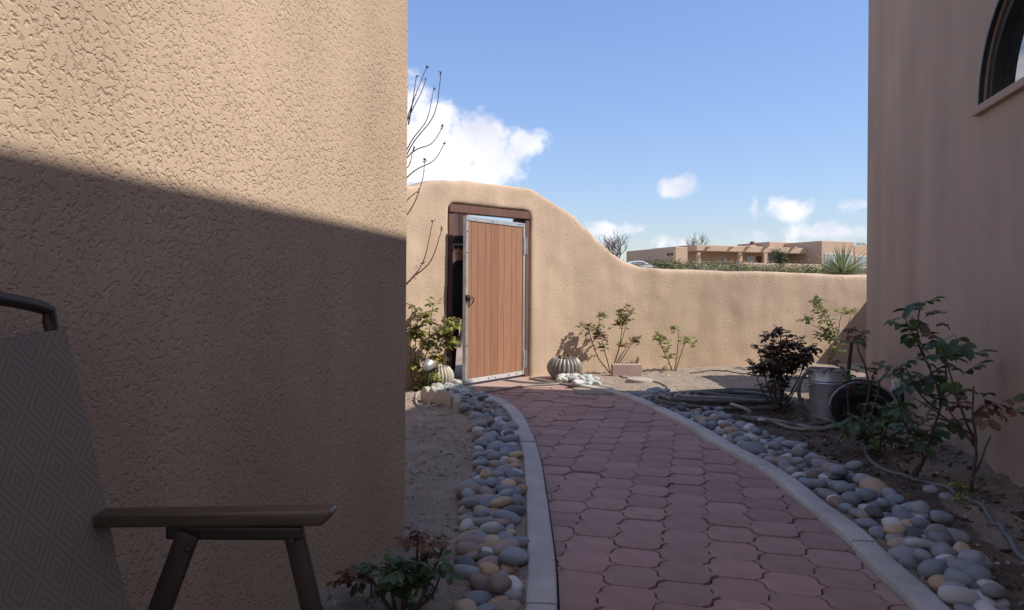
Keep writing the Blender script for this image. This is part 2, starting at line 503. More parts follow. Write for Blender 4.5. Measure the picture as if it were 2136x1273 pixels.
def soil_material():
    m, N, L, b = newmat('garden_soil')
    b.inputs['Roughness'].default_value = 0.97
    b.inputs['Specular IOR Level'].default_value = 0.1
    tc = N.new('ShaderNodeTexCoord')
    at_ = N.new('ShaderNodeAttribute'); at_.attribute_name = 'mulch'
    n = N.new('ShaderNodeTexNoise'); n.inputs['Scale'].default_value = 7; n.inputs['Detail'].default_value = 9; n.inputs['Roughness'].default_value = 0.68
    L.new(tc.outputs['Object'], n.inputs['Vector'])
    def ramp(a, c):
        r = N.new('ShaderNodeValToRGB')
        r.color_ramp.elements[0].position = 0.30; r.color_ramp.elements[1].position = 0.70
        r.color_ramp.elements[0].color = (*a, 1); r.color_ramp.elements[1].color = (*c, 1)
        L.new(n.outputs['Fac'], r.inputs[0])
        return r.outputs[0]
    dry = ramp((0.29, 0.23, 0.18), (0.48, 0.395, 0.315))
    wet = ramp((0.085, 0.062, 0.047), (0.22, 0.165, 0.125))
    mx = N.new('ShaderNodeMixRGB')
    n4 = N.new('ShaderNodeTexNoise'); n4.inputs['Scale'].default_value = 3.5; n4.inputs['Detail'].default_value = 6
    L.new(tc.outputs['Object'], n4.inputs['Vector'])
    a1 = N.new('ShaderNodeMath'); a1.operation = 'MULTIPLY_ADD'; a1.inputs[1].default_value = 1.2; a1.use_clamp = True
    s0 = N.new('ShaderNodeMath'); s0.operation = 'SUBTRACT'; s0.inputs[1].default_value = 0.5
    L.new(n4.outputs['Fac'], s0.inputs[0]); L.new(s0.outputs[0], a1.inputs[0]); L.new(at_.outputs['Fac'], a1.inputs[2])
    L.new(a1.outputs[0], mx.inputs[0]); L.new(dry, mx.inputs[1]); L.new(wet, mx.inputs[2])
    n2 = N.new('ShaderNodeTexNoise'); n2.inputs['Scale'].default_value = 120; n2.inputs['Detail'].default_value = 4
    L.new(tc.outputs['Object'], n2.inputs['Vector'])
    mr = N.new('ShaderNodeMapRange'); mr.inputs['From Min'].default_value = 0.3; mr.inputs['From Max'].default_value = 0.7
    mr.inputs['To Min'].default_value = 0.75; mr.inputs['To Max'].default_value = 1.2
    L.new(n2.outputs['Fac'], mr.inputs[0])
    s = N.new('ShaderNodeVectorMath'); s.operation = 'SCALE'
    L.new(mx.outputs[0], s.inputs[0]); L.new(mr.outputs[0], s.inputs['Scale'])
    L.new(s.outputs[0], b.inputs['Base Color'])
    n3 = N.new('ShaderNodeTexNoise'); n3.inputs['Scale'].default_value = 55; n3.inputs['Detail'].default_value = 7; n3.inputs['Roughness'].default_value = 0.7
    L.new(tc.outputs['Object'], n3.inputs['Vector'])
    bp = N.new('ShaderNodeBump'); bp.inputs['Strength'].default_value = 1.0; bp.inputs['Distance'].default_value = 0.022
    L.new(n3.outputs['Fac'], bp.inputs['Height']); L.new(bp.outputs[0], b.inputs['Normal'])
    return m
m_soil = soil_material()
m_clod = mk('soil_clods', (0.40, 0.325, 0.26), (0.30, 0.24, 0.19), 30, 0.95, island=0.5)
m_terrain = mk('desert_ground', (0.36, 0.285, 0.21), (0.27, 0.215, 0.15), 0.5, 0.95, 0.5, 10, bdist=0.05)

# ------------------------------------------------------------------ path outline (world metres, from the kerb lines)
L_in = [Vector((0.10, 1.2, 0)), Vector((0.13, 1.8, 0))] + [gnd(*p) for p in ((1165, 1273), (1160, 1180), (1150, 1100), (1140, 1030), (1128, 960), (1108, 905), (1085, 865), (1050, 840), (1010, 823))]
R_in = [Vector((1.02, 1.2, 0)), Vector((1.20, 1.8, 0))] + [gnd(*p) for p in ((1902, 1273), (1811, 1184), (1750, 1121), (1681, 1065), (1623, 1014), (1565, 974), (1488, 931), (1433, 896), (1348, 850), (1274, 823), (1205, 809))]
Lc = smooth_curve(L_in, 0.04)
Rc = smooth_curve(R_in, 0.04)
KW = 0.108

def offset(c, w):
    out = []
    for i, p in enumerate(c):
        t = (c[min(i + 1, len(c) - 1)] - c[max(i - 1, 0)]).normalized()
        out.append(p + Vector((-t.y, t.x, 0)) * w)
    return out
Lo = offset(Lc, KW)          # left of travel (away from the camera) is outward for the left kerb
Ro = offset(Rc, -KW)

def x_on(c, y):
    for a, b in zip(c, c[1:]):
        if (a.y - y) * (b.y - y) <= 0 and abs(b.y - a.y) > 1e-9:
            return a.x + (b.x - a.x) * (y - a.y) / (b.y - a.y)
    return None

def near(c, p):
    best = min(range(len(c)), key=lambda i: (c[i].x - p[0]) ** 2 + (c[i].y - p[1]) ** 2)
    t = (c[min(best + 1, len(c) - 1)] - c[max(best - 1, 0)]).normalized()
    q = c[best]
    side = t.x * (p[1] - q.y) - t.y * (p[0] - q.x)     # >0: left of the curve
    return best, q, t, side, math.hypot(p[0] - q.x, p[1] - q.y)

# gate wall line in plan (front face)
WALL = [Vector(p) for p in ((-3.2, 5.75, 0), (-1.6, 6.85, 0), (-0.66, 7.63, 0), (0.21, 8.42, 0), (1.1, 9.02, 0), (2.1, 9.46, 0), (3.25, 9.85, 0), (5.0, 10.4, 0), (7.5, 11.2, 0))]
def wall_y(x):
    for a, b in zip(WALL, WALL[1:]):
        if a.x <= x <= b.x:
            return a.y + (b.y - a.y) * (x - a.x) / (b.x - a.x)
    return WALL[0].y if x < WALL[0].x else WALL[-1].y

# ------------------------------------------------------------------ setting: ground, soil bed, path
def terrain_z(x, y):
    t = max(0.0, min(1.0, (y - 14.0) / 70.0))
    return -0.12 + t * 3.3 + (noise.noise(Vector((x * 0.05, y * 0.05, 3))) * 0.25 * t)

def build_terrain():
    ys = [-400, -100, -30, -8, 0, 6, 9, 12, 14] + [14 + 4 * k for k in range(1, 20)] + [110, 150, 250, 500, 1500, 3000]
    xs = [-3000, -800, -200, -80] + [-50 + 5 * k for k in range(0, 29)] + [120, 250, 800, 3000]
    vs, fs = [], []
    for y in ys:
        for x in xs:
            vs.append((x, y, terrain_z(x, y)))
    n = len(xs)
    for j in range(len(ys) - 1):
        for i in range(n - 1):
            fs.append((j * n + i, j * n + i + 1, (j + 1) * n + i + 1, (j + 1) * n + i))
    mb = MB(); mb.add(vs, fs)
    tag(mb.build('ground', m_terrain, smooth=180), kind='structure')
build_terrain()

def soil_h(x, y):
    h = 0.012 + 0.018 * noise.noise(Vector((x * 2.1, y * 2.1, 0))) + 0.012 * noise.noise(Vector((x * 7, y * 7, 4))) + 0.006 * noise.noise(Vector((x * 19, y * 19, 9)))
    h += 0.010 * max(0, noise.noise(Vector((x * 14, y * 14, 2))))
    return h

def soil_full(x, y, xl, xr):
    """height of the soil surface and how dark and mulched it is"""
    z = soil_h(x, y)
    mulch = 0.0
    if xl is not None and xr is not None and xl - KW * 0.5 < x < xr + KW * 0.5:
        return -0.085, 0.0
    if y > 6.9 and y < wall_y(x) + 0.6 and -0.75 < x < 0.62 and (xl is None or x > xl):
        return (-0.085 if y < 7.75 + 0.55 * (x + 0.6) + 0.5 else -0.06), 0.0
    if xr is not None and x > xr:
        dx = x - xr
        mulch = min(1, dx / 0.35) * max(0, min(1, (7.6 - y) / 1.6)) * 0.95
        z += 0.03 * mulch * noise.noise(Vector((x * 8, y * 8, 7))) + 0.02 * mulch * noise.noise(Vector((x * 17, y * 17, 3)))
        xw = 3.346 - 0.241 * (6.8 - y)              # soil lies up against the house wing
        if y < 6.9 and x > xw - 0.45:
            z += 0.05 * min(1, (x - xw + 0.45) / 0.45)
            mulch *= 0.45
    elif xl is not None and x < xl:
        mulch = 0.28 * max(0, noise.noise(Vector((x * 1.5, y * 1.5, 1)))) + (0.3 if 4.0 < y < 4.9 else 0.0) * max(0, noise.noise(Vector((x * 4, y * 4, 1))))
        z += 0.014 * max(0, noise.noise(Vector((x * 11, y * 16, 5)))) + 0.008 * noise.noise(Vector((x * 27, y * 27, 6)))
        if y < 3.1:
            z += 0.03 * min(1, max(0, (xl - 0.25 - x) / 0.5))
    return z, mulch

def soil_z(x, y):
    return soil_full(x, y, x_on(Lc, y), x_on(Rc, y))[0]

def build_soil():
    x0, x1, y0, y1, s = -3.2, 5.6, 0.6, 11.0, 0.03
    nx, ny = int((x1 - x0) / s), int((y1 - y0) / s)
    vs, fs, mul = [], [], []
    for j in range(ny + 1):
        y = y0 + j * s
        xl, xr = x_on(Lc, y), x_on(Rc, y)
        for i in range(nx + 1):
            x = x0 + i * s
            z, m = soil_full(x, y, xl, xr)
            vs.append((x, y, z))
            mul.append(m)
    n = nx + 1
    for j in range(ny):
        for i in range(nx):
            fs.append((j * n + i, j * n + i + 1, (j + 1) * n + i + 1, (j + 1) * n + i))
    me = bpy.data.meshes.new('soil')
    me.from_pydata(vs, [], fs)
    me.materials.append(m_soil)
    a = me.attributes.new('mulch', 'FLOAT', 'POINT')
    a.data.foreach_set('value', mul)
    me.polygons.foreach_set('use_smooth', [True] * len(me.polygons))
    tag(link('soil', me), kind='structure')
build_soil()

# path: a bed of joint sand with the pavers as its pieces
bed = MB()
ns_ = 60
yy0, yy1 = 1.22, 7.05
ring = []
for k in range(ns_ + 1):
    y = yy0 + (yy1 - yy0) * k / ns_
    ring.append((x_on(Lc, y) - 0.05, x_on(Rc, y) + 0.05, y))
ring += [(-0.36, 0.80, 7.3), (-0.42, 0.66, 7.55)]
for a, b in zip(ring, ring[1:]):
    bed.poly([(a[0], a[2], -0.026), (a[1], a[2], -0.026), (b[1], b[2], -0.026), (b[0], b[2], -0.026)])
path = tag(bed.build('path', m_joint), kind='structure')

PC, PR, PA, PBB = 0.188, 0.192, 0.063, 0.125
def tile_outline():
    pts = []
    def edge(p, q, outn):
        for t, w in ((0.0, 0.0), (0.24, 0.010), (0.42, 0.006), (0.58, -0.006), (0.76, -0.010)):
            pts.append((p[0] + (q[0] - p[0]) * t + outn[0] * w, p[1] + (q[1] - p[1]) * t + outn[1] * w))
    def edge_r(p, q, outn):
        for t, w in ((0.0, 0.0), (0.24, -0.010), (0.42, -0.006), (0.58, 0.006), (0.76, 0.010)):
            pts.append((p[0] + (q[0] - p[0]) * t + outn[0] * w, p[1] + (q[1] - p[1]) * t + outn[1] * w))
    h = PR / 2
    edge_r((PBB, 0), (PA, h), (0.84, 0.54))
    pts.append((PA, h))
    edge((-PA, h), (-PBB, 0), (-0.84, 0.54))
    edge_r((-PBB, 0), (-PA, -h), (-0.84, -0.54))
    pts.append((-PA, -h))
    edge((PA, -h), (PBB, 0), (0.84, -0.54))
    return pts
TO = tile_outline()
def tile_bm():
    bm = bmesh.new()
    rings = []
    for s, z in ((0.966, -0.05), (0.966, -0.0045), (0.960, -0.0012), (0.948, 0.0)):
        rings.append([bm.verts.new((p[0] * s, p[1] * s, z)) for p in TO])
    n = len(TO)
    for a, b in zip(rings, rings[1:]):
        for k in range(n):
            bm.faces.new((a[k], a[(k + 1) % n], b[(k + 1) % n], b[k]))
    cv = bm.verts.new((0, 0, 0))
    for k in range(n):
        bm.faces.new((rings[-1][k], rings[-1][(k + 1) % n], cv))
    return bm
def tile_mesh(bm, name='paver'):
    me = bpy.data.meshes.new(name)
    bmesh.ops.recalc_face_normals(bm, faces=bm.faces)
    bm.to_mesh(me); bm.free()
    me.materials.append(m_paver)
    me.polygons.foreach_set('use_smooth', [True] * len(me.polygons))
    me.set_sharp_from_angle(angle=R(35))
    return me
tile_shared = tile_mesh(tile_bm())
ang = -math.atan(0.25)
def build_pavers():
    cu, su = math.cos(ang), math.sin(ang)
    n = 0
    for j in range(-14, 22):
        for i in range(-2, 48):
            u, v = j * PC + 0.03, i * PR + (PR / 2 if j % 2 else 0)
            x, y = u * cu - v * su + 0.2, u * su + v * cu + 1.0
            if y < 1.65 or y > 7.62:
                continue
            bl = near(Lc, (x, y)); br = near(Rc, (x, y))
            inl, inr = -bl[3], br[3]           # signed distance inside
            if y > 7.02:
                inl = x + 0.30 if y < 7.3 else x + 0.30
                inr = 0.72 - x + (7.5 - y) * 0.5
                bl = (0, Vector((-0.40, y, 0)), Vector((0, 1, 0)))
                br = (0, Vector((0.78, y, 0)), Vector((0, 1, 0)))
            if inl < -0.115 or inr < -0.115:
                continue
            far_line = 7.50 + 0.12 * x
            if y > far_line:
                continue
            rz = ang + rnd(-0.012, 0.012)
            M = Matrix.Translation((x + rnd(-.002, .002), y + rnd(-.002, .002), 0.0)) @ Matrix.Rotation(rz, 4, 'Z')
            cut = []
            if inl < 0.16: cut.append((bl[1], Vector((bl[2].y, -bl[2].x, 0))))
            if inr < 0.16: cut.append((br[1], Vector((-br[2].y, br[2].x, 0))))
            me = tile_shared
            if cut:
                bm = tile_bm()
                Mi = M.inverted()
                for q, nrm in cut:                  # nrm points into the path; the piece beyond the kerb face is cut away
                    co = Mi @ (q - nrm * -0.004)
                    no = Mi.to_3x3() @ nrm
                    bmesh.ops.bisect_plane(bm, geom=bm.verts[:] + bm.edges[:] + bm.faces[:], plane_co=co, plane_no=no, clear_inner=True)
                if len(bm.verts) < 6:
                    bm.free(); continue
                xs = [v.co.x for v in bm.verts]; ys = [v.co.y for v in bm.verts]
                if (max(xs) - min(xs)) < 0.02 or (max(ys) - min(ys)) < 0.02:
                    bm.free(); continue
                me = tile_mesh(bm)
            o = bpy.data.objects.new('paver', me)
            col.objects.link(o)
            o.parent = path
            o['_local'] = 1
            dz = rnd(-0.0035, 0.0035) + 0.010 * noise.noise(Vector((x * 1.7, y * 1.7, 5)))
            if random.random() < 0.07: dz += rnd(0.003, 0.007)
            o.matrix_world = M
            o.matrix_local = Matrix.Translation((0, 0, dz)) @ M @ Matrix.Rotation(rnd(-0.018, 0.018), 4, 'X') @ Matrix.Rotation(rnd(-0.016, 0.016), 4, 'Y')
            n += 1
    return n
n_pav = build_pavers()

def kerb(name, inner, outer, cuts):
    root = bpy.data.objects.new(name, None)
    col.objects.link(root)
    root['kind'] = 'structure'
    # running length
    Ls = [0]
    for a, b in zip(inner, inner[1:]):
        Ls.append(Ls[-1] + (b - a).length)
    marks = [0] + [min(range(len(Ls)), key=lambda i: abs(Ls[i] - c)) for c in cuts] + [len(Ls) - 1]
    for i0, i1 in zip(marks, marks[1:]):
        idx = list(range(i0, i1 + 1))
        if len(idx) < 2: continue
        vs, fs = [], []
        dz = rnd(-0.004, 0.004)
        for q, i in enumerate(idx):
            a, b = inner[i], outer[i]
            if q == 0 and i0 > 0:
                a, b = a.lerp(inner[i + 1], 0.06), b.lerp(outer[i + 1], 0.06)
            if q == len(idx) - 1 and i1 < len(Ls) - 1:
                a, b = a.lerp(inner[i - 1], 0.06), b.lerp(outer[i - 1], 0.06)
            wob = 0.003 * noise.noise(Vector((a.x * 3, a.y * 3, 1)))
            e = 0.012
            d = (b - a).normalized()
            top = 0.034 + dz + wob
            for p, z in ((a, -0.09), (a, top - e), (a + d * e * 0.35, top - e * 0.3), (a + d * e, top), (b - d * e, top), (b - d * e * 0.35, top - e * 0.3), (b, top - e), (b, -0.09)):
                vs.append((p.x, p.y, z))
        m = 8
        for q in range(len(idx) - 1):
            for k in range(m - 1):
                fs.append((q * m + k, q * m + k + 1, (q + 1) * m + k + 1, (q + 1) * m + k))
        fs.append(tuple(range(m))); fs.append(tuple((len(idx) - 1) * m + k for k in reversed(range(m))))
        mb = MB(); mb.add(vs, fs)
        o = mb.build('kerb_section', m_kerb, root, smooth=50)
    return root
def shift_in(c, w):
    return offset(c, w)
def cum_at(c, y):
    s = 0
    for a, b in zip(c, c[1:]):
        if b.y > y: return s
        s += (b - a).length
    return s
kerb('kerb_left', shift_in(Lc, 0.004), Lo, [cum_at(Lc, y) for y in (2.32, 3.49, 4.78, 5.9, 6.7)])
kerb('kerb_right', shift_in(Rc, -0.004), Ro, [cum_at(Rc, y) for y in (2.95, 4.2, 5.6, 6.45)])

# concrete pad at the gate
pad = MB()
pp = [(-0.62, 7.42), (-0.30, 7.50), (0.35, 7.56), (0.66, 7.62), (0.66, 8.35), (0.3, 8.75), (-0.8, 8.15), (-0.8, 7.75)]
pad.add([(x, y, -0.08) for x, y in pp] + [(x, y, 0.006) for x, y in pp], [tuple(range(7, -1, -1)), tuple(range(8, 16))] + [(k, (k + 1) % 8, 8 + (k + 1) % 8, 8 + k) for k in range(8)])
tag(pad.build('pavement', m_pad, bevel=0.006), kind='structure')
# ground just outside the gate
out_g = MB()
out_g.add([(-4.5, 7.2, 0.0), (0.1, 8.75, 0.0), (1.6, 12.5, 0.0), (-6, 12.5, 0.0)] + [(-4.5, 7.2, -0.2), (0.1, 8.75, -0.2), (1.6, 12.5, -0.2), (-6, 12.5, -0.2)],
          [(0, 1, 2, 3), (7, 6, 5, 4), (0, 4, 5, 1), (1, 5, 6, 2), (2, 6, 7, 3), (3, 7, 4, 0)])
tag(out_g.build('driveway', m_pad), kind='structure')

# ------------------------------------------------------------------ houses
def remesh_solid(o, voxel, smooth_it, fac=0.5):
    md = o.modifiers.new('r', 'REMESH'); md.mode = 'VOXEL'; md.voxel_size = voxel; md.adaptivity = 0
    ms = o.modifiers.new('s', 'SMOOTH'); ms.iterations = smooth_it; ms.factor = fac
    apply_mods(o)
    o.data.polygons.foreach_set('use_smooth', [True] * len(o.data.polygons))
    return o

# house corner on the left, beside the chair
LCo = gnd(849, 1138)
lu = Vector((0.355, 1, 0)).normalized()
ln_ = Vector((lu.y, -lu.x, 0))
hl = MB()
pts = [LCo, LCo - lu * 6.0, LCo - lu * 6.0 - ln_ * 5, LCo - ln_ * 5]
hl.hexa([Vector((p.x, p.y, -0.1)) for p in pts] + [Vector((p.x, p.y, 3.7)) for p in pts])
house_l = hl.build('house_wing', m_stucco_l, bevel=0.035, seg=4, smooth=40)
tag(house_l, 'tan stucco house corner, sunlit above and shaded below, rising behind the patio chair', 'house')

# house wing on the right with the half-round window
d_c = 6.8
RCo = Vector((0.492 * d_c, d_c, 0))
ru = Vector((0.241, 1, 0)).normalized()
rn = Vector((ru.y, -ru.x, 0))                       # points into the building
MR = Matrix(((rn.x, ru.x, 0, RCo.x), (rn.y, ru.y, 0, RCo.y), (0, 0, 1, 0), (0, 0, 0, 1)))   # local: x into wall, y along (away), z up
wing = thing('house_wing', RCo, 'tall shaded stucco house wing with a half-round window beside the rose bed', 'house')
hr = MB()
top = [(-11.0, 4.6), (-7.2, 4.30), (-4.2, 3.885), (-2.2, 3.86), (0.0, 3.86)]
vs, fs = [], []
for y, z in top:
    for x, zz in ((0, -0.1), (0, z), (4.5, z), (4.5, -0.1)):
        vs.append(MR @ Vector((x, y, zz)))
for k in range(len(top) - 1):
    for q in range(4):
        fs.append((k * 4 + q, k * 4 + (q + 1) % 4, (k + 1) * 4 + (q + 1) % 4, (k + 1) * 4 + q))
fs.append((0, 1, 2, 3)); fs.append(tuple(len(top) * 4 - 4 + q for q in (3, 2, 1, 0)))
hr.add(vs, fs)
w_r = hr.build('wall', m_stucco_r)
wy, wz, wr_ = -3.30, 2.115, 0.62                    # window centre along the wall, spring height, radius
cut = MB()
ring_ = [(wy + wr_ * math.cos(a), wz + wr_ * math.sin(a)) for a in [math.pi * k / 40 for k in range(41)]]
n = len(ring_)
cut.add([MR @ Vector((-0.3, y, z)) for y, z in ring_] + [MR @ Vector((0.16, y, z)) for y, z in ring_],
        [tuple(range(n)), tuple(range(2 * n - 1, n - 1, -1))] + [(k, (k + 1) % n, n + (k + 1) % n, n + k) for k in range(n)])
co = cut.build('cutter', m_stucco_r)
bo = w_r.modifiers.new('b', 'BOOLEAN'); bo.operation = 'DIFFERENCE'; bo.object = co; bo.solver = 'EXACT'
apply_mods(w_r)
bpy.data.objects.remove(co)
w_r.parent = wing
finish(w_r.data, smooth=None)
fb = bmesh.new(); fb.from_mesh(w_r.data)
es = [e for e in fb.edges if abs((MR.inverted() @ e.verts[0].co).x) < 0.01 and abs((MR.inverted() @ e.verts[1].co).x) < 0.01
      and abs((MR.inverted() @ e.verts[0].co).y) < 0.01 and abs((MR.inverted() @ e.verts[1].co).y) < 0.01]
bmesh.ops.bevel(fb, geom=es, offset=0.03, segments=4, affect='EDGES')
fb.to_mesh(w_r.data); fb.free()
w_r.data.polygons.foreach_set('use_smooth', [True] * len(w_r.data.polygons))
w_r.data.set_sharp_from_angle(angle=R(40))
win = MB()
def arch(mb, r0, r1, x0, x1, seg=40, mi=0):
    vs, fs = [], []
    for k in range(seg + 1):
        a = math.pi * k / seg
        for r, x in ((r0, x0), (r1, x0), (r1, x1), (r0, x1)):
            vs.append(MR @ Vector((x, wy + r * math.cos(a), wz + 0.004 + r * math.sin(a))))
    for k in range(seg):
        for q in range(4):
            fs.append((k * 4 + q, k * 4 + (q + 1) % 4, (k + 1) * 4 + (q + 1) % 4, (k + 1) * 4 + q))
    fs.append((0, 1, 2, 3)); fs.append(tuple(seg * 4 + q for q in (3, 2, 1, 0)))
    mb.add(vs, fs, mi)
arch(win, wr_ - 0.075, wr_ - 0.004, 0.035, 0.15)
win.box(0.05, 0.15, wy - wr_ + 0.08, wy + wr_ - 0.08, wz + 0.004, wz + 0.05, MR)
wf = win.build('window', m_black, wing, smooth=40)
gl = MB()
rg = [(wy + (wr_ - 0.07) * math.cos(math.pi * k / 40), wz + 0.03 + (wr_ - 0.07) * math.sin(math.pi * k / 40)) for k in range(41)]
gl.add([MR @ Vector((0.085, y, z)) for y, z in rg] + [MR @ Vector((0.095, y, z)) for y, z in rg],
       [tuple(range(41)), tuple(range(81, 40, -1))] + [(k, (k + 1) % 41, 41 + (k + 1) % 41, 41 + k) for k in range(41)])
gl.build('pane', m_glass, wf)
bd = MB(); arch(bd, wr_ - 0.004, wr_ + 0.012, -0.006, 0.02)
bd.build('edge_bead', m_black, wf, smooth=40)
sl = MB(); sl.box(-0.035, 0.09, wy - wr_ - 0.02, wy + wr_ + 0.02, wz - 0.045, wz + 0.002, MR)
sl.build('window_sill', m_stucco_r, wing, bevel=0.008)
# lower rear wing and garden return wall (round the corner of the house)
lw = MB(); lw.hexa([Vector(p) for p in ((4.30, 6.9, -0.1), (7.6, 6.3, -0.1), (7.6, 8.15, -0.1), (4.30, 8.15, -0.1), (4.30, 6.9, 2.1), (7.6, 6.3, 2.1), (7.6, 8.15, 2.1), (4.30, 8.15, 2.1))])
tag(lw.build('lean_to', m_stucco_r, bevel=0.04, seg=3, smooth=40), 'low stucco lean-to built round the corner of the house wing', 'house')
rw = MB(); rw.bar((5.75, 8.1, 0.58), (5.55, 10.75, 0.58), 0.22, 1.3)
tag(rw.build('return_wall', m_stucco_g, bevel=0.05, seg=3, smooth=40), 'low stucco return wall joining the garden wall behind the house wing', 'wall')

# ------------------------------------------------------------------ garden wall with gate opening
def wall_point_at_px(px):
    v = pix_dir(px, 600)
    k = v.x
    for a, b in zip(WALL, WALL[1:]):
        # a + t(b-a) with x = k*y
        den = (b.x - a.x) - k * (b.y - a.y)
        if abs(den) < 1e-9: continue
        t = (k * a.y - a.x) / den
        if -1e-6 <= t <= 1 + 1e-6:
            return a + (b - a) * t
    return None
prof_px = [(862, 392), (880, 386), (900, 380), (985, 380), (1050, 387), (1085, 392), (1115, 399), (1140, 415), (1165, 430), (1192, 446), (1220, 475), (1250, 506), (1280, 531), (1310, 551), (1340, 561), (1400, 564), (1500, 567), (1600, 570), (1804, 577)]
prof = []
for px, py in prof_px:
    p = wall_point_at_px(px)
    prof.append((p.x, CAMH + pix_dir(px, py).z * p.y))
prof = [(-3.2, 2.05), (-1.5, 2.1)] + prof + [(7.5, 1.2)]
def build_wall():
    cw = smooth_curve(WALL, 0.06)
    TH = 0.30
    back = offset(cw, TH)
    vs, fs = [], []
    for f, b in zip(cw, back):
        z = lerp_tab(prof, f.x) + 0.02
        z += 0.012 * noise.noise(Vector((f.x * 2.2, 0, 0)))
        for p, zz in ((f, -0.25), (f, z), (b, z), (b, -0.25)):
            vs.append((p.x, p.y, zz))
    for k in range(len(cw) - 1):
        for q in range(4):
            fs.append((k * 4 + q, k * 4 + (q + 1) % 4, (k + 1) * 4 + (q + 1) % 4, (k + 1) * 4 + q))
    fs.append((0, 1, 2, 3)); fs.append(tuple(len(cw) * 4 - 4 + q for q in (3, 2, 1, 0)))
    mb = MB(); mb.add(vs, fs)
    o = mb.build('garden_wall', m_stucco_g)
    # opening
    a, b = GA, GB
    t = (b - a).normalized(); nn = Vector((t.y, -t.x, 0))
    c = MB()
    pz = [(-0.4), 1.94]
    e = [a - nn * 0.6, b - nn * 0.6, b + nn * 0.6, a + nn * 0.6]
    c.hexa([Vector((p.x, p.y, -0.4)) for p in e] + [Vector((p.x, p.y, 1.94)) for p in e])
    co = c.build('cutter', m_stucco_g)
    bo = o.modifiers.new('b', 'BOOLEAN'); bo.operation = 'DIFFERENCE'; bo.object = co; bo.solver = 'EXACT'
    apply_mods(o)
    bpy.data.objects.remove(co)
    remesh_solid(o, 0.032, 7, 0.5)
    me = o.data
    # hand-trowelled unevenness
    cos = [v.co.copy() for v in me.vertices]
    nos = [v.normal.copy() for v in me.vertices]
    flat = []
    for c_, n_ in zip(cos, nos):
        c_ = c_ + n_ * (0.012 * noise.noise(c_ * 1.6) + 0.006 * noise.noise(c_ * 5))
        flat += c_[:]
    me.vertices.foreach_set('co', flat)
    me.update()
    return o
gt = (Vector((0.21, 8.42, 0)) - Vector((-0.66, 7.63, 0))).normalized()
gnn = Vector((gt.y, -gt.x, 0))                    # out of the wall, towards the camera
GA = wall_point_at_px(938); GB = wall_point_at_px(1108)
gw = build_wall()
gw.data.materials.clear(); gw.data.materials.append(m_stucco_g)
tag(gw, 'sunlit adobe garden wall sweeping down from the arched gateway to a low run', 'wall')

# timber gate frame, set back a little in the opening
MG = Matrix(((gt.x, -gnn.x, 0, GA.x), (gt.y, -gnn.y, 0, GA.y), (0, 0, 1, 0), (0, 0, 0, 1)))   # local x along, y into the wall
GWd = (GB - GA).length
gf = thing('gate_frame', (GA + GB) / 2, 'dark brown timber gate frame set in the adobe gateway', 'gate frame')
mb = MB(); mb.box(0.006, 0.062, 0.03, 0.13, -0.03, 1.85, MG); mb.build('post', m_post, gf, bevel=0.004)
mb = MB(); mb.box(GWd - 0.062, GWd - 0.006, 0.03, 0.13, -0.03, 1.85, MG); mb.build('post', m_post, gf, bevel=0.004)
mb = MB(); mb.box(0.003, GWd - 0.003, 0.012, 0.135, 1.852, 1.937, MG); mb.build('header', m_post, gf, bevel=0.006)
mb = MB(); mb.box(GWd - 0.17, GWd - 0.062, 0.09, 0.14, 1.73, 1.85, MG); mb.build('corner_block', m_post, gf, bevel=0.004)
mb = MB(); mb.lathe([(0.006, 0), (0.008, 0.004), (0.003, 0.008)], 8, c=MG @ Vector((0.064, 0.08, 0.95)), M=Matrix.Rotation(R(90), 4, 'Y'))
mb.build('latch_stud', m_galv, gf, smooth=40)

# gate leaf: steel rim, boards, ring handle, hinges; hinged on the right, standing ajar into the garden
hinge = MG @ Vector((GWd - 0.075, 0.05, 0))
free = gnd(967, 801, 0.035); free.z = 0
lt = (free - hinge); LW = lt.length; lt.normalize()
ln2 = Vector((-lt.y, lt.x, 0))
if ln2.y > 0: ln2 = -ln2                         # towards the camera
ML = Matrix(((lt.x, ln2.x, 0, hinge.x), (lt.y, ln2.y, 0, hinge.y), (0, 0, 1, 0.035), (0, 0, 0, 1)))  # x from hinge to free edge, y towards camera
GH = 1.765
gate = thing('garden_gate', (hinge.x, hinge.y, 0), 'brown plank gate with galvanised rim standing ajar in the adobe gateway', 'gate')
RW = 0.036
mb = MB(); mb.box(0, RW, -0.02, 0.022, 0, GH, ML); mb.build('rim_stile', m_galv, gate, bevel=0.003)
mb = MB(); mb.box(LW - RW, LW, -0.02, 0.022, 0, GH, ML); mb.build('rim_stile', m_galv, gate, bevel=0.003)
mb = MB(); mb.box(RW + .001, LW - RW - .001, -0.02, 0.019, 0, 0.045, ML); mb.build('rim_rail', m_white_steel, gate, bevel=0.003)
mb = MB(); mb.box(RW + .001, LW - RW - .001, -0.02, 0.019, GH - 0.048, GH, ML); mb.build('rim_rail', m_galv, gate, bevel=0.003)
widths = [1.0, 0.85, 1.15, 0.95, 1.05, 0.9, 1.1, 0.9, 0.55]
tw = sum(widths); x = RW + 0.002; span = LW - 2 * RW - 0.004
for wv in widths:
    w = span * wv / tw
    mb = MB(); mb.box(x + 0.0013, x + w - 0.0013, -0.010, 0.010, 0.047, GH - 0.05, ML)
    mb.build('plank', m_wood, gate, bevel=0.0035, seg=2)
    x += w
mb = MB(); mb.box(RW, LW - RW, -0.014, -0.010, 0.047, GH - 0.05, ML); mb.build('backing_board', m_wood, gate)
def bolt(x, z, y=0.023):
    b = MB(); b.lathe([(0.008, 0), (0.008, 0.003), (0.005, 0.006)], 8, c=ML @ Vector((x, y, z)), M=ML.to_3x3().to_4x4() @ Matrix.Rotation(R(-90), 4, 'X'))
    b.build('bolt', m_black, gate, smooth=40)
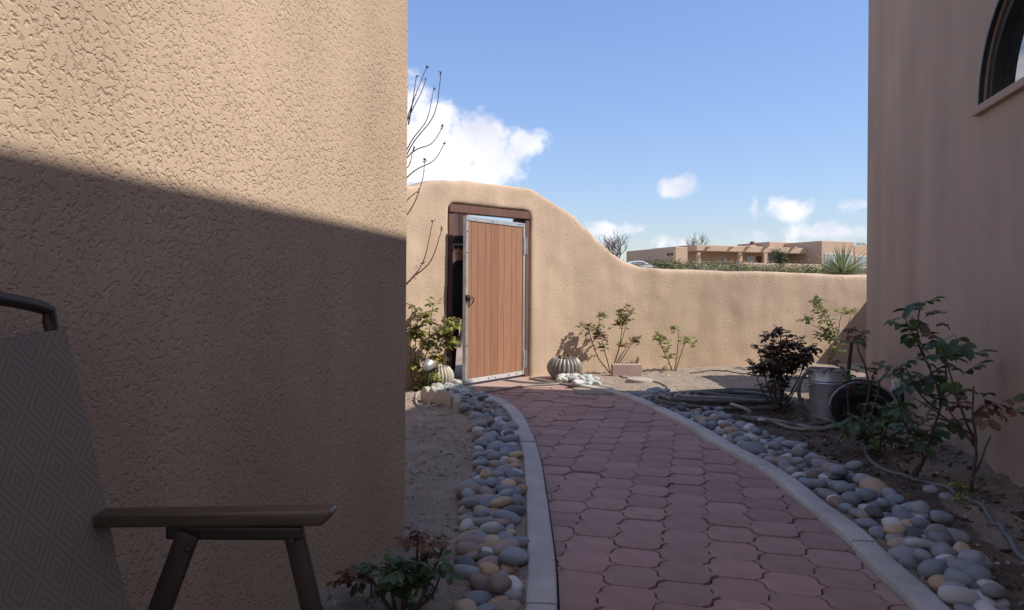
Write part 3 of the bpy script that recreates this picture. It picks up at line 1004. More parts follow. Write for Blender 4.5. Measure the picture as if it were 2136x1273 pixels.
for z in (0.02, 0.4, 1.38, 1.60, 1.72): bolt(LW - RW / 2, z)
for x_ in (0.16, 0.30, 0.56, 0.68): bolt(x_, 0.022, 0.02)
for x_ in (0.05 + RW, 0.13, 0.62): bolt(x_, GH - 0.024, 0.02)
for z in (0.10, 0.20, 1.45, 1.52): bolt(RW / 2, z)
for z in (0.18, 1.5):
    mb = MB(); mb.box(-0.03, 0.03, 0.022, 0.030, z - 0.1, z + 0.1, ML)
    mb.tube([ML @ Vector((-0.012, 0.034, z - 0.1)), ML @ Vector((-0.012, 0.034, z + 0.1))], 0.009, 8)
    mb.build('hinge', m_galv, gate, bevel=0.002)
hd = MB()
hd.box(LW - 0.055, LW + 0.010, 0.022, 0.032, 0.87, 0.935, ML)
cr = ML @ Vector((LW - 0.07, 0.055, 0.855))
rp = []
for k in range(25):
    a = 2 * math.pi * k / 24
    rp.append(ML @ Vector((LW - 0.062 + 0.032 * math.cos(a), 0.045 + 0.012 * math.sin(a), 0.868 + 0.04 * math.sin(a))))
hnd = hd.build('handle', m_black, gate, bevel=0.003)
rg_ = MB(); rg_.tube(rp, 0.0065, 8); rg_.build('ring', m_black, hnd, smooth=60)
lv = MB(); lv.tube([ML @ Vector((LW + 0.025, 0.04, 0.925)), ML @ Vector((LW - 0.02, 0.05, 0.895)), ML @ Vector((LW - 0.045, 0.048, 0.915))], [0.008, 0.011, 0.007], 8)
lv.build('latch_lever', m_black, hnd, smooth=60)

# ------------------------------------------------------------------ person looking in at the gate
def build_person():
    X, Y = at(953, 600, 8.55).x, 8.55
    root = thing('person', (X, Y, 0), 'person in black clothes and dark brimmed hat peering past the ajar gate', 'person')
    J = {}
    E = []
    rad = {}
    def j(n, p, r, par=None):
        J[n] = len(J); rad[n] = (Vector((p[0], p[1], p[2] * 1.03)) + Vector((X, Y, 0)), r)
        if par: E.append((J[par], J[n]))
    j('pelvis', (0.05, 0.02, 0.80), (0.155, 0.115))
    j('waist', (0.05, 0.02, 0.95), (0.145, 0.105), 'pelvis')
    j('chest', (0.05, 0.02, 1.13), (0.165, 0.115), 'waist')
    j('shoul', (0.05, 0.02, 1.24), (0.11, 0.085), 'chest')
    j('neck', (0.045, 0.0, 1.315), (0.052, 0.055), 'shoul')
    j('jaw', (0.03, -0.035, 1.385), (0.062, 0.072), 'neck')
    j('face', (0.025, -0.025, 1.46), (0.074, 0.090), 'jaw')
    j('crown', (0.025, -0.015, 1.535), (0.068, 0.080), 'face')
    for s, nm in ((-1, 'l'), (1, 'r')):
        j('sh' + nm, (0.05 + s * 0.17, 0.02, 1.23), (0.062, 0.062), 'shoul')
        j('el' + nm, (0.05 + s * 0.215, 0.02, 0.98), (0.044, 0.046), 'sh' + nm)
        j('wr' + nm, (0.05 + s * 0.19, -0.12, 0.82), (0.028, 0.03), 'el' + nm)
        j('pa' + nm, (0.05 + s * 0.17, -0.165, 0.775), (0.034, 0.018), 'wr' + nm)
        for q in range(4):
            fx = 0.05 + s * 0.17 + (q - 1.5) * 0.019
            ln = (0.035, 0.041, 0.043, 0.033)[q if s < 0 else 3 - q]
            j('f%d' % q + nm, (fx, -0.185, 0.755), (0.0095, 0.0095), 'pa' + nm)
            j('g%d' % q + nm, (fx, -0.19, 0.755 - ln), (0.0085, 0.0085), 'f%d' % q + nm)
            j('h%d' % q + nm, (fx, -0.178, 0.755 - ln * 1.8), (0.007, 0.007), 'g%d' % q + nm)
        j('t0' + nm, (0.05 + s * 0.13, -0.165, 0.785), (0.011, 0.011), 'pa' + nm)
        j('t1' + nm, (0.05 + s * 0.113, -0.18, 0.75), (0.009, 0.009), 't0' + nm)
        j('hi' + nm, (0.05 + s * 0.085, 0.02, 0.72), (0.088, 0.092), 'pelvis')
        j('kn' + nm, (0.05 + s * 0.10, 0.0, 0.42), (0.062, 0.066), 'hi' + nm)
        j('an' + nm, (0.05 + s * 0.11, 0.03, 0.085), (0.046, 0.05), 'kn' + nm)
        j('he' + nm, (0.05 + s * 0.11, 0.02, 0.045), (0.042, 0.045), 'an' + nm)
        j('to' + nm, (0.05 + s * 0.12, -0.15, 0.032), (0.042, 0.032), 'he' + nm)
    me = bpy.data.meshes.new('body')
    me.from_pydata([rad[n][0] for n in J], E, [])
    o = link('body', me, root)
    md = o.modifiers.new('skin', 'SKIN'); md.use_smooth_shade = True
    if not me.skin_vertices: 
        bm = bmesh.new(); bm.from_mesh(me); bm.verts.layers.skin.verify(); bm.to_mesh(me); bm.free()
    for i, n in enumerate(J):
        me.skin_vertices[0].data[i].radius = rad[n][1]
    me.skin_vertices[0].data[0].use_root = True
    sb = o.modifiers.new('sub', 'SUBSURF'); sb.levels = 2; sb.render_levels = 2
    apply_mods(o)
    me = o.data
    me.materials.clear()
    me.materials.append(m_cloth); me.materials.append(m_skin)
    for p in me.polygons:
        c = p.center
        p.use_smooth = True
        hand = c.z < 0.855 and c.z > 0.64 and c.y < Y - 0.115
        p.material_index = 1 if (c.z > 1.37 or hand) else 0
    # face: nose, brow, eyes, mouth, ears
    hc = Vector((X + 0.025, Y - 0.03, 1.495))
    fm = MB()
    fm.tube([hc + Vector((0, -0.078, 0.035)), hc + Vector((0, -0.098, 0.0)), hc + Vector((0, -0.108, -0.022)), hc + Vector((0, -0.085, -0.032))], [0.008, 0.011, 0.015, 0.010], 8)
    for s in (-1, 1):
        fm.lathe([(0.004, -0.028), (0.012, -0.018), (0.014, 0.0), (0.014, 0.016), (0.006, 0.028)], 8, c=hc + Vector((s * 0.076, 0.01, 0.0)))
    fm.build('face_features', m_skin, root, smooth=80)
    mm = MB(); mm.tube([hc + Vector((-0.024, -0.078, -0.058)), hc + Vector((0, -0.086, -0.056)), hc + Vector((0.024, -0.078, -0.058))], [0.003, 0.006, 0.003], 6)
    mm.build('mouth', mk('lips', (0.22, 0.09, 0.075)), root, smooth=80)
    gm = MB()
    for s in (-1, 1):
        q = [hc + Vector((s * 0.033 + 0.023 * math.cos(a), -0.097 + 0.01 * abs(math.cos(a)), 0.018 + 0.017 * math.sin(a))) for a in [2 * math.pi * k / 14 for k in range(14)]]
        gm.add([p for p in q] + [p + Vector((0, 0.004, 0)) for p in q], [tuple(range(14)), tuple(range(27, 13, -1))] + [(k, (k + 1) % 14, 14 + (k + 1) % 14, 14 + k) for k in range(14)])
        gm.tube([hc + Vector((s * 0.055, -0.085, 0.022)), hc + Vector((s * 0.082, 0.01, 0.02))], 0.003, 6)
    gm.tube([hc + Vector((-0.012, -0.098, 0.022)), hc + Vector((0.012, -0.098, 0.022))], 0.003, 6)
    gm.build('glasses', m_black, root, smooth=40)
    ht = MB()
    ht.lathe([(0.094, 0.045), (0.098, 0.06), (0.096, 0.10), (0.085, 0.145), (0.06, 0.165), (0.01, 0.16)], 24, c=hc + Vector((0, 0.012, 0)))
    h = ht.build('hat', m_hat, root, smooth=50)
    br = MB()
    prof_ = [(0.09, 0.058), (0.13, 0.048), (0.165, 0.042), (0.166, 0.047), (0.13, 0.055), (0.09, 0.066)]
    br.lathe(prof_, 28, c=hc + Vector((0, 0.0, 0)), cap=False)
    br.build('brim', m_brim, h, smooth=60)
    sc = MB(); sc.tube([Vector((X - 0.03, Y - 0.075, 1.34)), Vector((X + 0.03, Y - 0.10, 1.325)), Vector((X + 0.10, Y - 0.07, 1.35))], [0.012, 0.016, 0.012], 8)
    sc.build('collar', m_cloth, root, smooth=60)
build_person()

# ------------------------------------------------------------------ patio chair
def build_chair():
    yf, yn = 1.375, 0.80                           # far and near side rails
    root = thing('patio_chair', (-0.55, 1.09, 0), 'folding sling patio chair with bronze frame beside the stucco house', 'chair')
    def side(y, lab):
        s = 1 if y == yf else -1
        mb = MB()
        # back upright: from the seat hinge to the bent top
        upr = [(-0.748, y, 0.36), (-0.778, y, 0.46), (-0.803, y, 0.605), (-0.85, y, 0.82), (-0.885, y, 0.985)]
        mb.tube(upr, 0.0125, 10)
        mb.build('back_upright', m_brown_metal, root, smooth=60)
        am = MB()
        x0, x1, z0, z1 = -0.785, -0.335, 0.592, 0.617
        pts = [(x0, z0), (x1 - 0.022, z0 + 0.006), (x1, z1 + 0.001), (x1 - 0.004, z1 + 0.010), (x0, z1)]
        a = [Vector((x, y - 0.024, z)) for x, z in pts]; b = [Vector((x, y + 0.024, z)) for x, z in pts]
        am.add(a + b, [(0, 1, 2, 3, 4), (9, 8, 7, 6, 5)] + [(k, 5 + k, 5 + (k + 1) % 5, (k + 1) % 5) for k in range(5)])
        arm = am.build('armrest', m_arm, root, bevel=0.007, seg=3, smooth=50)
        bk = MB(); bk.box(-0.655, -0.395, y - 0.012, y + 0.012, 0.566, 0.5925)
        bk.build('arm_bracket', m_brown_metal, arm, bevel=0.006, seg=2)
        lg = MB(); lg.bar((-0.415, y, 0.585), (-0.275, y, 0.004), 0.020, 0.038, up=(1, 0, 0.2))
        lg.build('leg', m_brown_metal, root, bevel=0.006, smooth=50)
        lg = MB(); lg.bar((-0.605, y - s * 0.022, 0.585), (-0.815, y - s * 0.022, 0.004), 0.020, 0.042, up=(1, 0, -0.2))
        lg.build('leg', m_brown_metal, root, bevel=0.006, smooth=50)
        for q in ((-0.60, 0.557), (-0.413, 0.566)):
            rv = MB(); rv.lathe([(0.006, 0), (0.006, 0.003), (0.002, 0.005)], 8, c=(q[0], y - 0.035 if q[0] < -0.5 else y - 0.013, q[1]), M=Matrix.Rotation(R(90), 4, 'X'))
            rv.build('rivet', m_brown_metal, root, smooth=50)
        sr = MB(); sr.tube([(-0.755, y - s * 0.03, 0.362), (-0.5, y - s * 0.03, 0.358), (-0.32, y - s * 0.03, 0.362)], 0.0125, 10)
        sr.build('seat_rail', m_brown_metal, root, smooth=60)
    side(yf, 'far'); side(yn, 'near')
    # bowed top tube
    tt = MB(); n = 24
    pts = []
    for k in range(n + 1):
        t = k / n
        y = yn + (yf - yn) * t
        pts.append((-0.885 - 0.006 * math.sin(math.pi * t), y, 1.0 + 0.035 * math.sin(math.pi * t) ** 0.8))
    pts = [(-0.880, yn, 0.965)] + pts + [(-0.880, yf, 0.965)]
    tt.tube(pts, 0.0125, 10); tt.build('top_rail', m_brown_metal, root, smooth=60)
    # woven sling of the back and the seat
    m, N, L, b = newmat('sling_weave')
    b.inputs['Roughness'].default_value = 0.85
    tc = N.new('ShaderNodeTexCoord')
    sx = N.new('ShaderNodeSeparateXYZ')
    L.new(tc.outputs['Object'], sx.inputs[0])
    Y_, Z_ = sx.outputs['Y'], sx.outputs['Z']
    def mth(op, a, c, e=None):
        n = N.new('ShaderNodeMath'); n.operation = op
        for i, v in enumerate((a, c, e)):
            if v is None: continue
            if isinstance(v, (int, float)): n.inputs[i].default_value = v
            else: L.new(v, n.inputs[i])
        return n.outputs[0]
    # nested diamonds woven across the cloth, threads running over and under
    dd_ = mth('ADD', mth('PINGPONG', mth('ADD', Y_, 5.0), 0.045), mth('MULTIPLY', mth('PINGPONG', mth('ADD', Z_, 5.0), 0.055), 0.82))
    lines = mth('PINGPONG', dd_, 0.0075)
    lines = mth('MULTIPLY', lines, 1 / 0.0075)
    thr = mth('MULTIPLY', mth('PINGPONG', mth('ADD', Z_, 5.0), 0.0022), 1 / 0.0022)
    thr2 = mth('MULTIPLY', mth('PINGPONG', mth('ADD', Y_, 5.0), 0.0016), 1 / 0.0016)
    fine = mth('MULTIPLY', thr, thr2)
    r = N.new('ShaderNodeValToRGB')
    r.color_ramp.elements[0].position = 0.35; r.color_ramp.elements[1].position = 0.75
    r.color_ramp.elements[0].color = (0.23, 0.19, 0.145, 1); r.color_ramp.elements[1].color = (0.17, 0.135, 0.105, 1)
    L.new(lines, r.inputs[0])
    sc = N.new('ShaderNodeMixRGB'); sc.blend_type = 'MIX'
    L.new(mth('MULTIPLY', fine, 0.6), sc.inputs[0]); L.new(r.outputs[0], sc.inputs[1]); sc.inputs[2].default_value = (0.40, 0.34, 0.27, 1)
    L.new(sc.outputs[0], b.inputs['Base Color'])
    bp = N.new('ShaderNodeBump'); bp.inputs['Strength'].default_value = 0.5; bp.inputs['Distance'].default_value = 0.002
    L.new(fine, bp.inputs['Height']); L.new(bp.outputs[0], b.inputs['Normal'])
    def sling(name, prof_, th):
        mb = MB(); nu = 18
        vs, fs = [], []
        np_ = len(prof_)
        for layer in (0, 1):
            for i, (x, z) in enumerate(prof_):
                for k in range(nu + 1):
                    t = k / nu
                    y = yn - 0.016 + (yf - yn + 0.032) * t
                    sag = 0.030 * math.sin(math.pi * t) ** 0.7
                    vs.append((x + 0.004 - sag * 0.9 - layer * th, y, z - sag * 0.35 - layer * th * 0.4))
        w = nu + 1
        for layer in (0, 1):
            o = layer * np_ * w
            for i in range(np_ - 1):
                for k in range(nu):
                    fs.append((o + i * w + k, o + i * w + k + 1, o + (i + 1) * w + k + 1, o + (i + 1) * w + k))
        o = np_ * w
        for i in range(np_ - 1):
            for k in (0, nu):
                fs.append((i * w + k, (i + 1) * w + k, o + (i + 1) * w + k, o + i * w + k))
        for k in range(nu):
            for i in (0, np_ - 1):
                fs.append((i * w + k, i * w + k + 1, o + i * w + k + 1, o + i * w + k))
        mb.add(vs, fs)
        return mb.build(name, m, root, smooth=50)
    sling('back_sling', [(-0.715, 0.375), (-0.742, 0.44), (-0.765, 0.52), (-0.782, 0.605), (-0.808, 0.72), (-0.835, 0.84), (-0.866, 0.965)], 0.034)
    sling('seat_sling', [(-0.72, 0.375), (-0.6, 0.372), (-0.45, 0.372), (-0.32, 0.380)], 0.015)
    cb = MB(); cb.tube([(-0.275, yn, 0.04), (-0.275, yf, 0.04)], 0.010, 8); cb.build('foot_bar', m_brown_metal, root, smooth=60)
    cb = MB(); cb.tube([(-0.805, yn + 0.022, 0.04), (-0.805, yf - 0.022, 0.04)], 0.010, 8); cb.build('foot_bar', m_brown_metal, root, smooth=60)
build_chair()

# ------------------------------------------------------------------ river stones in the two borders
def stone_meshes():
    out = []
    for s in range(10):
        bm = bmesh.new()
        bmesh.ops.create_icosphere(bm, subdivisions=3, radius=1.0)
        o = Vector((s * 7.3, s * 3.1, 0))
        for v in bm.verts:
            d = v.co.normalized()
            k = 1 + 0.16 * noise.noise(d * 0.9 + o) + 0.05 * noise.noise(d * 2.3 + o)
            e = 0.8 + 0.08 * (s % 3)
            sx = math.copysign(abs(d.x) ** e, d.x); sz = math.copysign(abs(d.z) ** e, d.z); sy = math.copysign(abs(d.y) ** e, d.y)
            v.co = Vector((sx, sy * 0.76, sz * 0.56)) * k
        out.append(bm)
    return out
stone_bms = stone_meshes()
stone_cols = {
    'grey':      ((0.294, 0.294, 0.294), (0.219, 0.219, 0.222)),
    'blue-grey': ((0.235, 0.250, 0.272), (0.180, 0.192, 0.212)),
    'dark':      ((0.088, 0.090, 0.098), (0.125, 0.125, 0.131)),
    'tan':       ((0.463, 0.331, 0.213), (0.375, 0.263, 0.169)),
    'rosy brown': ((0.312, 0.231, 0.194), (0.244, 0.181, 0.156)),
    'pale':      ((0.550, 0.531, 0.500), (0.425, 0.413, 0.394)),
}
m_stone = {k: mk('stone_' + k.replace('-', '_').replace(' ', '_'), a, b, 28, 0.62, 0.18, 120, spec=0.35, rnd_amt=0.16, speck=0.14, bdist=0.003) for k, (a, b) in stone_cols.items()}
m_stone['mint'] = mk('stone_mint', (0.46, 0.47, 0.43), (0.34, 0.37, 0.34), 28, 0.65, 0.18, 120, rnd_amt=0.2, speck=0.12)
stone_me = {}
for k, mt in m_stone.items():
    for s, bm in enumerate(stone_bms):
        me = bpy.data.meshes.new('river_stone')
        bm.to_mesh(me)
        me.materials.append(mt)
        me.polygons.foreach_set('use_smooth', [True] * len(me.polygons))
        stone_me[k, s] = me

def stone_colour(side, y):
    w = dict(grey=30, dark=6, tan=7, pale=8)
    w['blue-grey'] = 28; w['rosy brown'] = 9
    if side == 'left' and y < 3.35:
        w['tan'] = 22; w['rosy brown'] = 20; w['pale'] = 12; w['blue-grey'] = 12; w['grey'] = 16
    if side == 'right':
        w['tan'] = 6; w['rosy brown'] = 7; w['grey'] = 34; w['pale'] = 11; w['dark'] = 8
    if side == 'left' and y > 4.2:
        w['tan'] = 5; w['pale'] = 6
    ks = list(w)
    return random.choices(ks, [w[k] for k in ks])[0]

stones = []
def scatter(side, curve, sgn, y0, y1, wfun, n_try):
    pts = []
    for _ in range(n_try):
        i = random.randrange(len(curve))
        p = curve[i]
        if not (y0 < p.y < y1): continue
        t = (curve[min(i + 1, len(curve) - 1)] - curve[max(i - 1, 0)]).normalized()
        nrm = Vector((-t.y, t.x, 0)) * sgn
        w = wfun(p.y)
        u = rnd(0, 1) ** 1.1
        q = p + nrm * (0.045 + u * w) + t * rnd(-0.02, 0.02)
        L = max(0.028, random.gauss(0.046, 0.010)) * (1.1 if p.y < 3.2 else 1.0)
        ok = True
        for (r, l2) in pts:
            dd = (r.x - q.x) ** 2 + (r.y - q.y) ** 2
            if dd < ((L + l2) * 0.66) ** 2:
                ok = False; break
        if ok:
            pts.append((q, L))
    for q, L in pts:
        stones.append((side, q, L, max(soil_z(q.x, q.y), -0.01) + L * 0.26))
    # a second, looser layer bedded on the first
    base = list(pts)
    top_ = []
    for q, L in base:
        if random.random() < 0.30:
            qq = q + Vector((rnd(-.05, .05), rnd(-.05, .05), 0))
            b = near(curve, qq)
            if b[3] * sgn < 0.05 or any((r.x - qq.x) ** 2 + (r.y - qq.y) ** 2 < 0.006 for r, _ in top_): continue
            l2 = rnd(0.034, 0.05)
            top_.append((qq, l2))
            stones.append((side, qq, l2, max(soil_z(qq.x, qq.y), -0.01) + 0.047))
def wl_(y):
    return lerp_tab([(2.0, 0.12), (2.5, 0.17), (2.9, 0.20), (3.4, 0.24), (4.0, 0.22), (5.5, 0.26), (7.2, 0.36)], y)
def wr2(y):
    return lerp_tab([(2.2, 0.10), (2.7, 0.24), (3.4, 0.34), (4.5, 0.34), (5.6, 0.27), (7.0, 0.25)], y)
scatter('left', Lo, 1, 2.0, 6.95, wl_, 9000)
scatter('right', Ro, -1, 2.25, 7.0, wr2, 9000)
for (px, py, L) in ((1005, 1142, .045), (978, 1140, .05), (1075, 1030, .05), (1940, 1040, .042), (1975, 1050, .04), (2010, 1215, .06), (2035, 1185, .05), (1990, 1262, .055)):
    q = gnd(px, py); stones.append(('left' if px < 1200 else 'right', q, L, soil_h(q.x, q.y) + L * 0.3))
place = {'left': 'in the border along the kerb by the bare soil', 'right': 'in the border along the kerb by the hoses and roses'}
def stone_matrix(q, L, z, tilt=0.3):
    return Matrix.Translation((q.x, q.y, z)) @ Matrix.Rotation(rnd(0, 6.28), 4, 'Z') @ Matrix.Rotation(rnd(-tilt, tilt), 4, 'X') @ Matrix.Rotation(rnd(-tilt, tilt), 4, 'Y') @ Matrix.Diagonal((L * rnd(0.95, 1.28), L * rnd(0.88, 1.15), L * rnd(0.85, 1.2), 1))
stones.sort(key=lambda s: s[1].length / s[2])
rest = {'left': MB(), 'right': MB()}
rest_keys = list(m_stone)
def add_to(mb, s, mi, M):
    bm = stone_bms[s]
    bm.verts.index_update()
    mb.add([M @ v.co for v in bm.verts], [tuple(v.index for v in f.verts) for f in bm.faces], mi)
n_obj = 0
for side, q, L, z in stones:
    k = stone_colour(side, q.y); s = random.randrange(10)
    M = stone_matrix(q, L, z)
    if n_obj < 300:
        o = link('river_stone', stone_me[k, s])
        o.matrix_world = M
        size = 'large' if L > 0.052 else ('small' if L < 0.042 else 'medium')
        dk_ = near(Lo if side == 'left' else Ro, q)[4]
        where = 'hard against the kerb' if dk_ < 0.085 else ('in the middle of the border' if dk_ < 0.19 else 'on the outer edge of the border')
        if z - soil_h(q.x, q.y) > 0.04 and L < 0.051: where = 'perched on other stones'
        whose = 'by the bare soil' if side == 'left' else 'by the rose bed'
        tag(o, '%s %s river stone %s %s' % (size, k, where, whose), 'stone', '%s %s stones %s %s' % (size, k, where, whose))
        n_obj += 1
    else:
        add_to(rest[side], s, rest_keys.index(k), M)
for side, mb in rest.items():
    if mb.v:
        o = mb.build('river_stones', [m_stone[k] for k in rest_keys], smooth=180)
        tag(o, 'smaller mixed river stones %s' % ('farther along the soil-side border' if side == 'left' else 'farther along the hose-side border'), 'stones', kind='stuff')
# pale green-white stones either side of the gate
def pale_patch(cells, label, n):
    mb = MB()
    for _ in range(n):
        a, b, c = random.choice(cells)
        px, py = rnd(a[0], b[0]), rnd(a[1], b[1])
        q = gnd(px, py + rnd(-c, c))
        add_to(mb, random.randrange(10), 0 if random.random() < 0.75 else 1, stone_matrix(q, rnd(0.035, 0.055), soil_h(q.x, q.y) + rnd(0.008, 0.05)))
    tag(mb.build('pale_stones', [m_stone['mint'], m_stone['pale']], smooth=180), label, 'stones', kind='stuff')
pale_patch([((893, 815), (960, 818), 8), ((940, 822), (985, 830), 7)], 'pale greenish stones heaped behind the scalloped edging by the gate', 70)
pale_patch([((1165, 795), (1205, 799), 4), ((1200, 800), (1255, 806), 4)], 'pale greenish stones in a strip before the ribbed pot', 80)

# soil clods, grit and dry leaves
def build_clods():
    mb = MB()
    octa = [(1, 0, 0), (-1, 0, 0), (0, 1, 0), (0, -1, 0), (0, 0, 1), (0, 0, -1)]
    fo = [(0, 2, 4), (2, 1, 4), (1, 3, 4), (3, 0, 4), (2, 0, 5), (1, 2, 5), (3, 1, 5), (0, 3, 5)]
    for _ in range(6500):
        y = 2.0 + 7.0 * random.random() ** 1.5
        x = rnd(-1.4, 3.4)
        xl, xr = x_on(Lo, y), x_on(Ro, y)
        if xl is not None and xr is not None and xl < x < xr: continue
        if (xl is None or xr is None) and -0.9 < x < 0.9: continue
        if y > wall_y(x) - 0.05: continue
        if y < 6.7 and x > 3.346 - 0.241 * (6.8 - y) - 0.02: continue
        r = (0.0025 + 0.0075 * random.random() ** 2.2) * (1.7 if random.random() < 0.04 else 1)
        Mx = Matrix.Translation((x, y, soil_z(x, y) + r * 0.3)) @ Matrix.Rotation(rnd(0, 6), 4, (rnd(-1, 1), rnd(-1, 1), 1)) @ Matrix.Diagonal((r * rnd(.7, 1.4), r, r * rnd(.5, 1), 1))
        mb.add([Mx @ Vector(p) for p in octa], fo)
    tag(mb.build('gravel', m_clod), 'loose soil clods and grit scattered over the beds', 'gravel', kind='stuff')
    mb = MB()
    for _ in range(1100):
        y = 2.3 + 5 * random.random()
        xr = x_on(Ro, y)
        if xr is None or x_on(Lo, y) is None: continue
        left = random.random() < 0.35
        x = (x_on(Lo, y) - rnd(0.05, 0.7)) if left else xr + rnd(0.3, 1.7)
        if not left and x > 3.346 - 0.241 * (6.8 - y) - 0.03: continue
        r = rnd(0.008, 0.02)
        Mx = Matrix.Translation((x, y, soil_z(x, y) + 0.007)) @ Matrix.Rotation(rnd(0, 6), 4, 'Z') @ Matrix.Rotation(rnd(-.6, .6), 4, 'X')
        mb.add([Mx @ Vector(p) for p in ((-r, 0, 0), (0, -r * .4, .003), (r, 0, 0.004), (0, r * .4, .003))], [(0, 1, 2, 3)])
    tag(mb.build('leaf_litter', m_litter), 'dry leaf litter lying on the soil beds', 'litter', kind='stuff')
build_clods()

def build_mulch():
    mb = MB()
    for _ in range(3600):
        y = 2.3 + 4.6 * random.random() ** 1.25
        xr = x_on(Ro, y)
        if xr is None: continue
        x = xr + 0.2 + 1.7 * random.random() ** 0.9
        xw = 3.346 - 0.241 * (6.8 - y)
        if x > xw - 0.05: continue
        if noise.noise(Vector((x * 2.2, y * 2.2, 11))) < -0.12 and random.random() < 0.75: continue
        L = 0.006 + 0.020 * random.random() ** 1.8; w = L * rnd(0.25, 0.6); h = w * rnd(0.3, 0.8)
        M_ = Matrix.Translation((x, y, soil_z(x, y) + rnd(0.0, 0.008))) @ Matrix.Rotation(rnd(0, 6.3), 4, 'Z') @ Matrix.Rotation(rnd(-.5, .5), 4, 'X') @ Matrix.Rotation(rnd(-.5, .5), 4, 'Y')
        mb.add([M_ @ Vector(p) for p in ((-L, -w * .4, -h), (L, -w, -h), (L * .8, w, -h), (-L, w * .6, -h), (-L, -w * .4, h), (L * .9, -w * .6, h), (L * .7, w * .7, h), (-L * .8, w * .6, h))],
               [(3, 2, 1, 0), (4, 5, 6, 7), (0, 1, 5, 4), (1, 2, 6, 5), (2, 3, 7, 6), (3, 0, 4, 7)])
    tag(mb.build('mulch', mk('bark_chips', (0.13, 0.092, 0.066), (0.075, 0.054, 0.042), 20, 0.95, island=0.6)), 'dark bark mulch and crumbs strewn under the roses by the wing', 'mulch', kind='stuff')
    tw_ = MB()
    for _ in range(70):
        y = rnd(2.4, 6.6); left = random.random() < 0.55
        xk = x_on(Lo, y) if left else x_on(Ro, y)
        if xk is None: continue
        x = xk - rnd(0.3, 0.8) if left else xk + rnd(0.35, 1.2)
        a = rnd(0, 6.3); L = rnd(0.03, 0.10); z = soil_z(x, y) + 0.006
        tw_.tube([(x, y, z), (x + math.cos(a) * L * .5, y + math.sin(a) * L * .5, z + rnd(0, .012)), (x + math.cos(a + .3) * L, y + math.sin(a + .3) * L, z)], rnd(0.0012, 0.003), 5)
    tag(tw_.build('fallen_twigs', m_cane, smooth=60), 'fallen twig pieces lying about on the soil beds', 'twigs', kind='stuff')
build_mulch()

# ------------------------------------------------------------------ leaves and roses
def leaflet(mb, M, L, mi=0, fold=0.25):
    w = L * 0.34
    pts = [(0, 0, 0), (L * .3, w * .85, fold * w), (L * .62, w, fold * w), (L * .88, w * .5, fold * w * .3), (L, 0, -L * .06),
           (L * .88, -w * .5, fold * w * .3), (L * .62, -w, fold * w), (L * .3, -w * .85, fold * w), (L * .5, 0, 0)]
    mb.add([M @ Vector(p) for p in pts], [(0, 8, 1), (1, 8, 2), (2, 8, 3), (3, 8, 4), (4, 8, 5), (5, 8, 6), (6, 8, 7), (7, 8, 0)], mi)

def compound_leaf(mb, M, L, mi=0, n=5):
    """one rose leaf: a stalk with a tip leaflet and pairs behind"""
    mb.tube([M @ Vector((0, 0, 0)), M @ Vector((L * 0.6, 0, 0.01))], L * 0.012, 4, False, mi)
    leaflet(mb, M @ Matrix.Translation((L * 0.55, 0, 0.01)) @ Matrix.Rotation(rnd(-.1, .5), 4, 'Y'), L * 0.5, mi)
    for k in range((n - 1) // 2):
        xx = L * (0.48 - 0.25 * k)
        for s in (-1, 1):
            leaflet(mb, M @ Matrix.Translation((xx, 0, 0.005)) @ Matrix.Rotation(s * rnd(0.9, 1.25), 4, 'Z') @ Matrix.Rotation(rnd(0, .5), 4, 'Y'), L * rnd(0.34, 0.42), mi)

def leaf_mesh(mat, L, n=5):
    mb = MB(); compound_leaf(mb, Matrix.Identity(4), L, 0, n)
    return mb.mesh('leaf', mat, smooth=180)

def leaf_frame(p, droop=0.4):
    return Matrix.Translation(p) @ Matrix.Rotation(rnd(0, 6.28), 4, 'Z') @ Matrix.Rotation(rnd(-0.5, 0.9) * droop * 2 - 0.1, 4, 'Y') @ Matrix.Rotation(rnd(-.5, .5), 4, 'X')

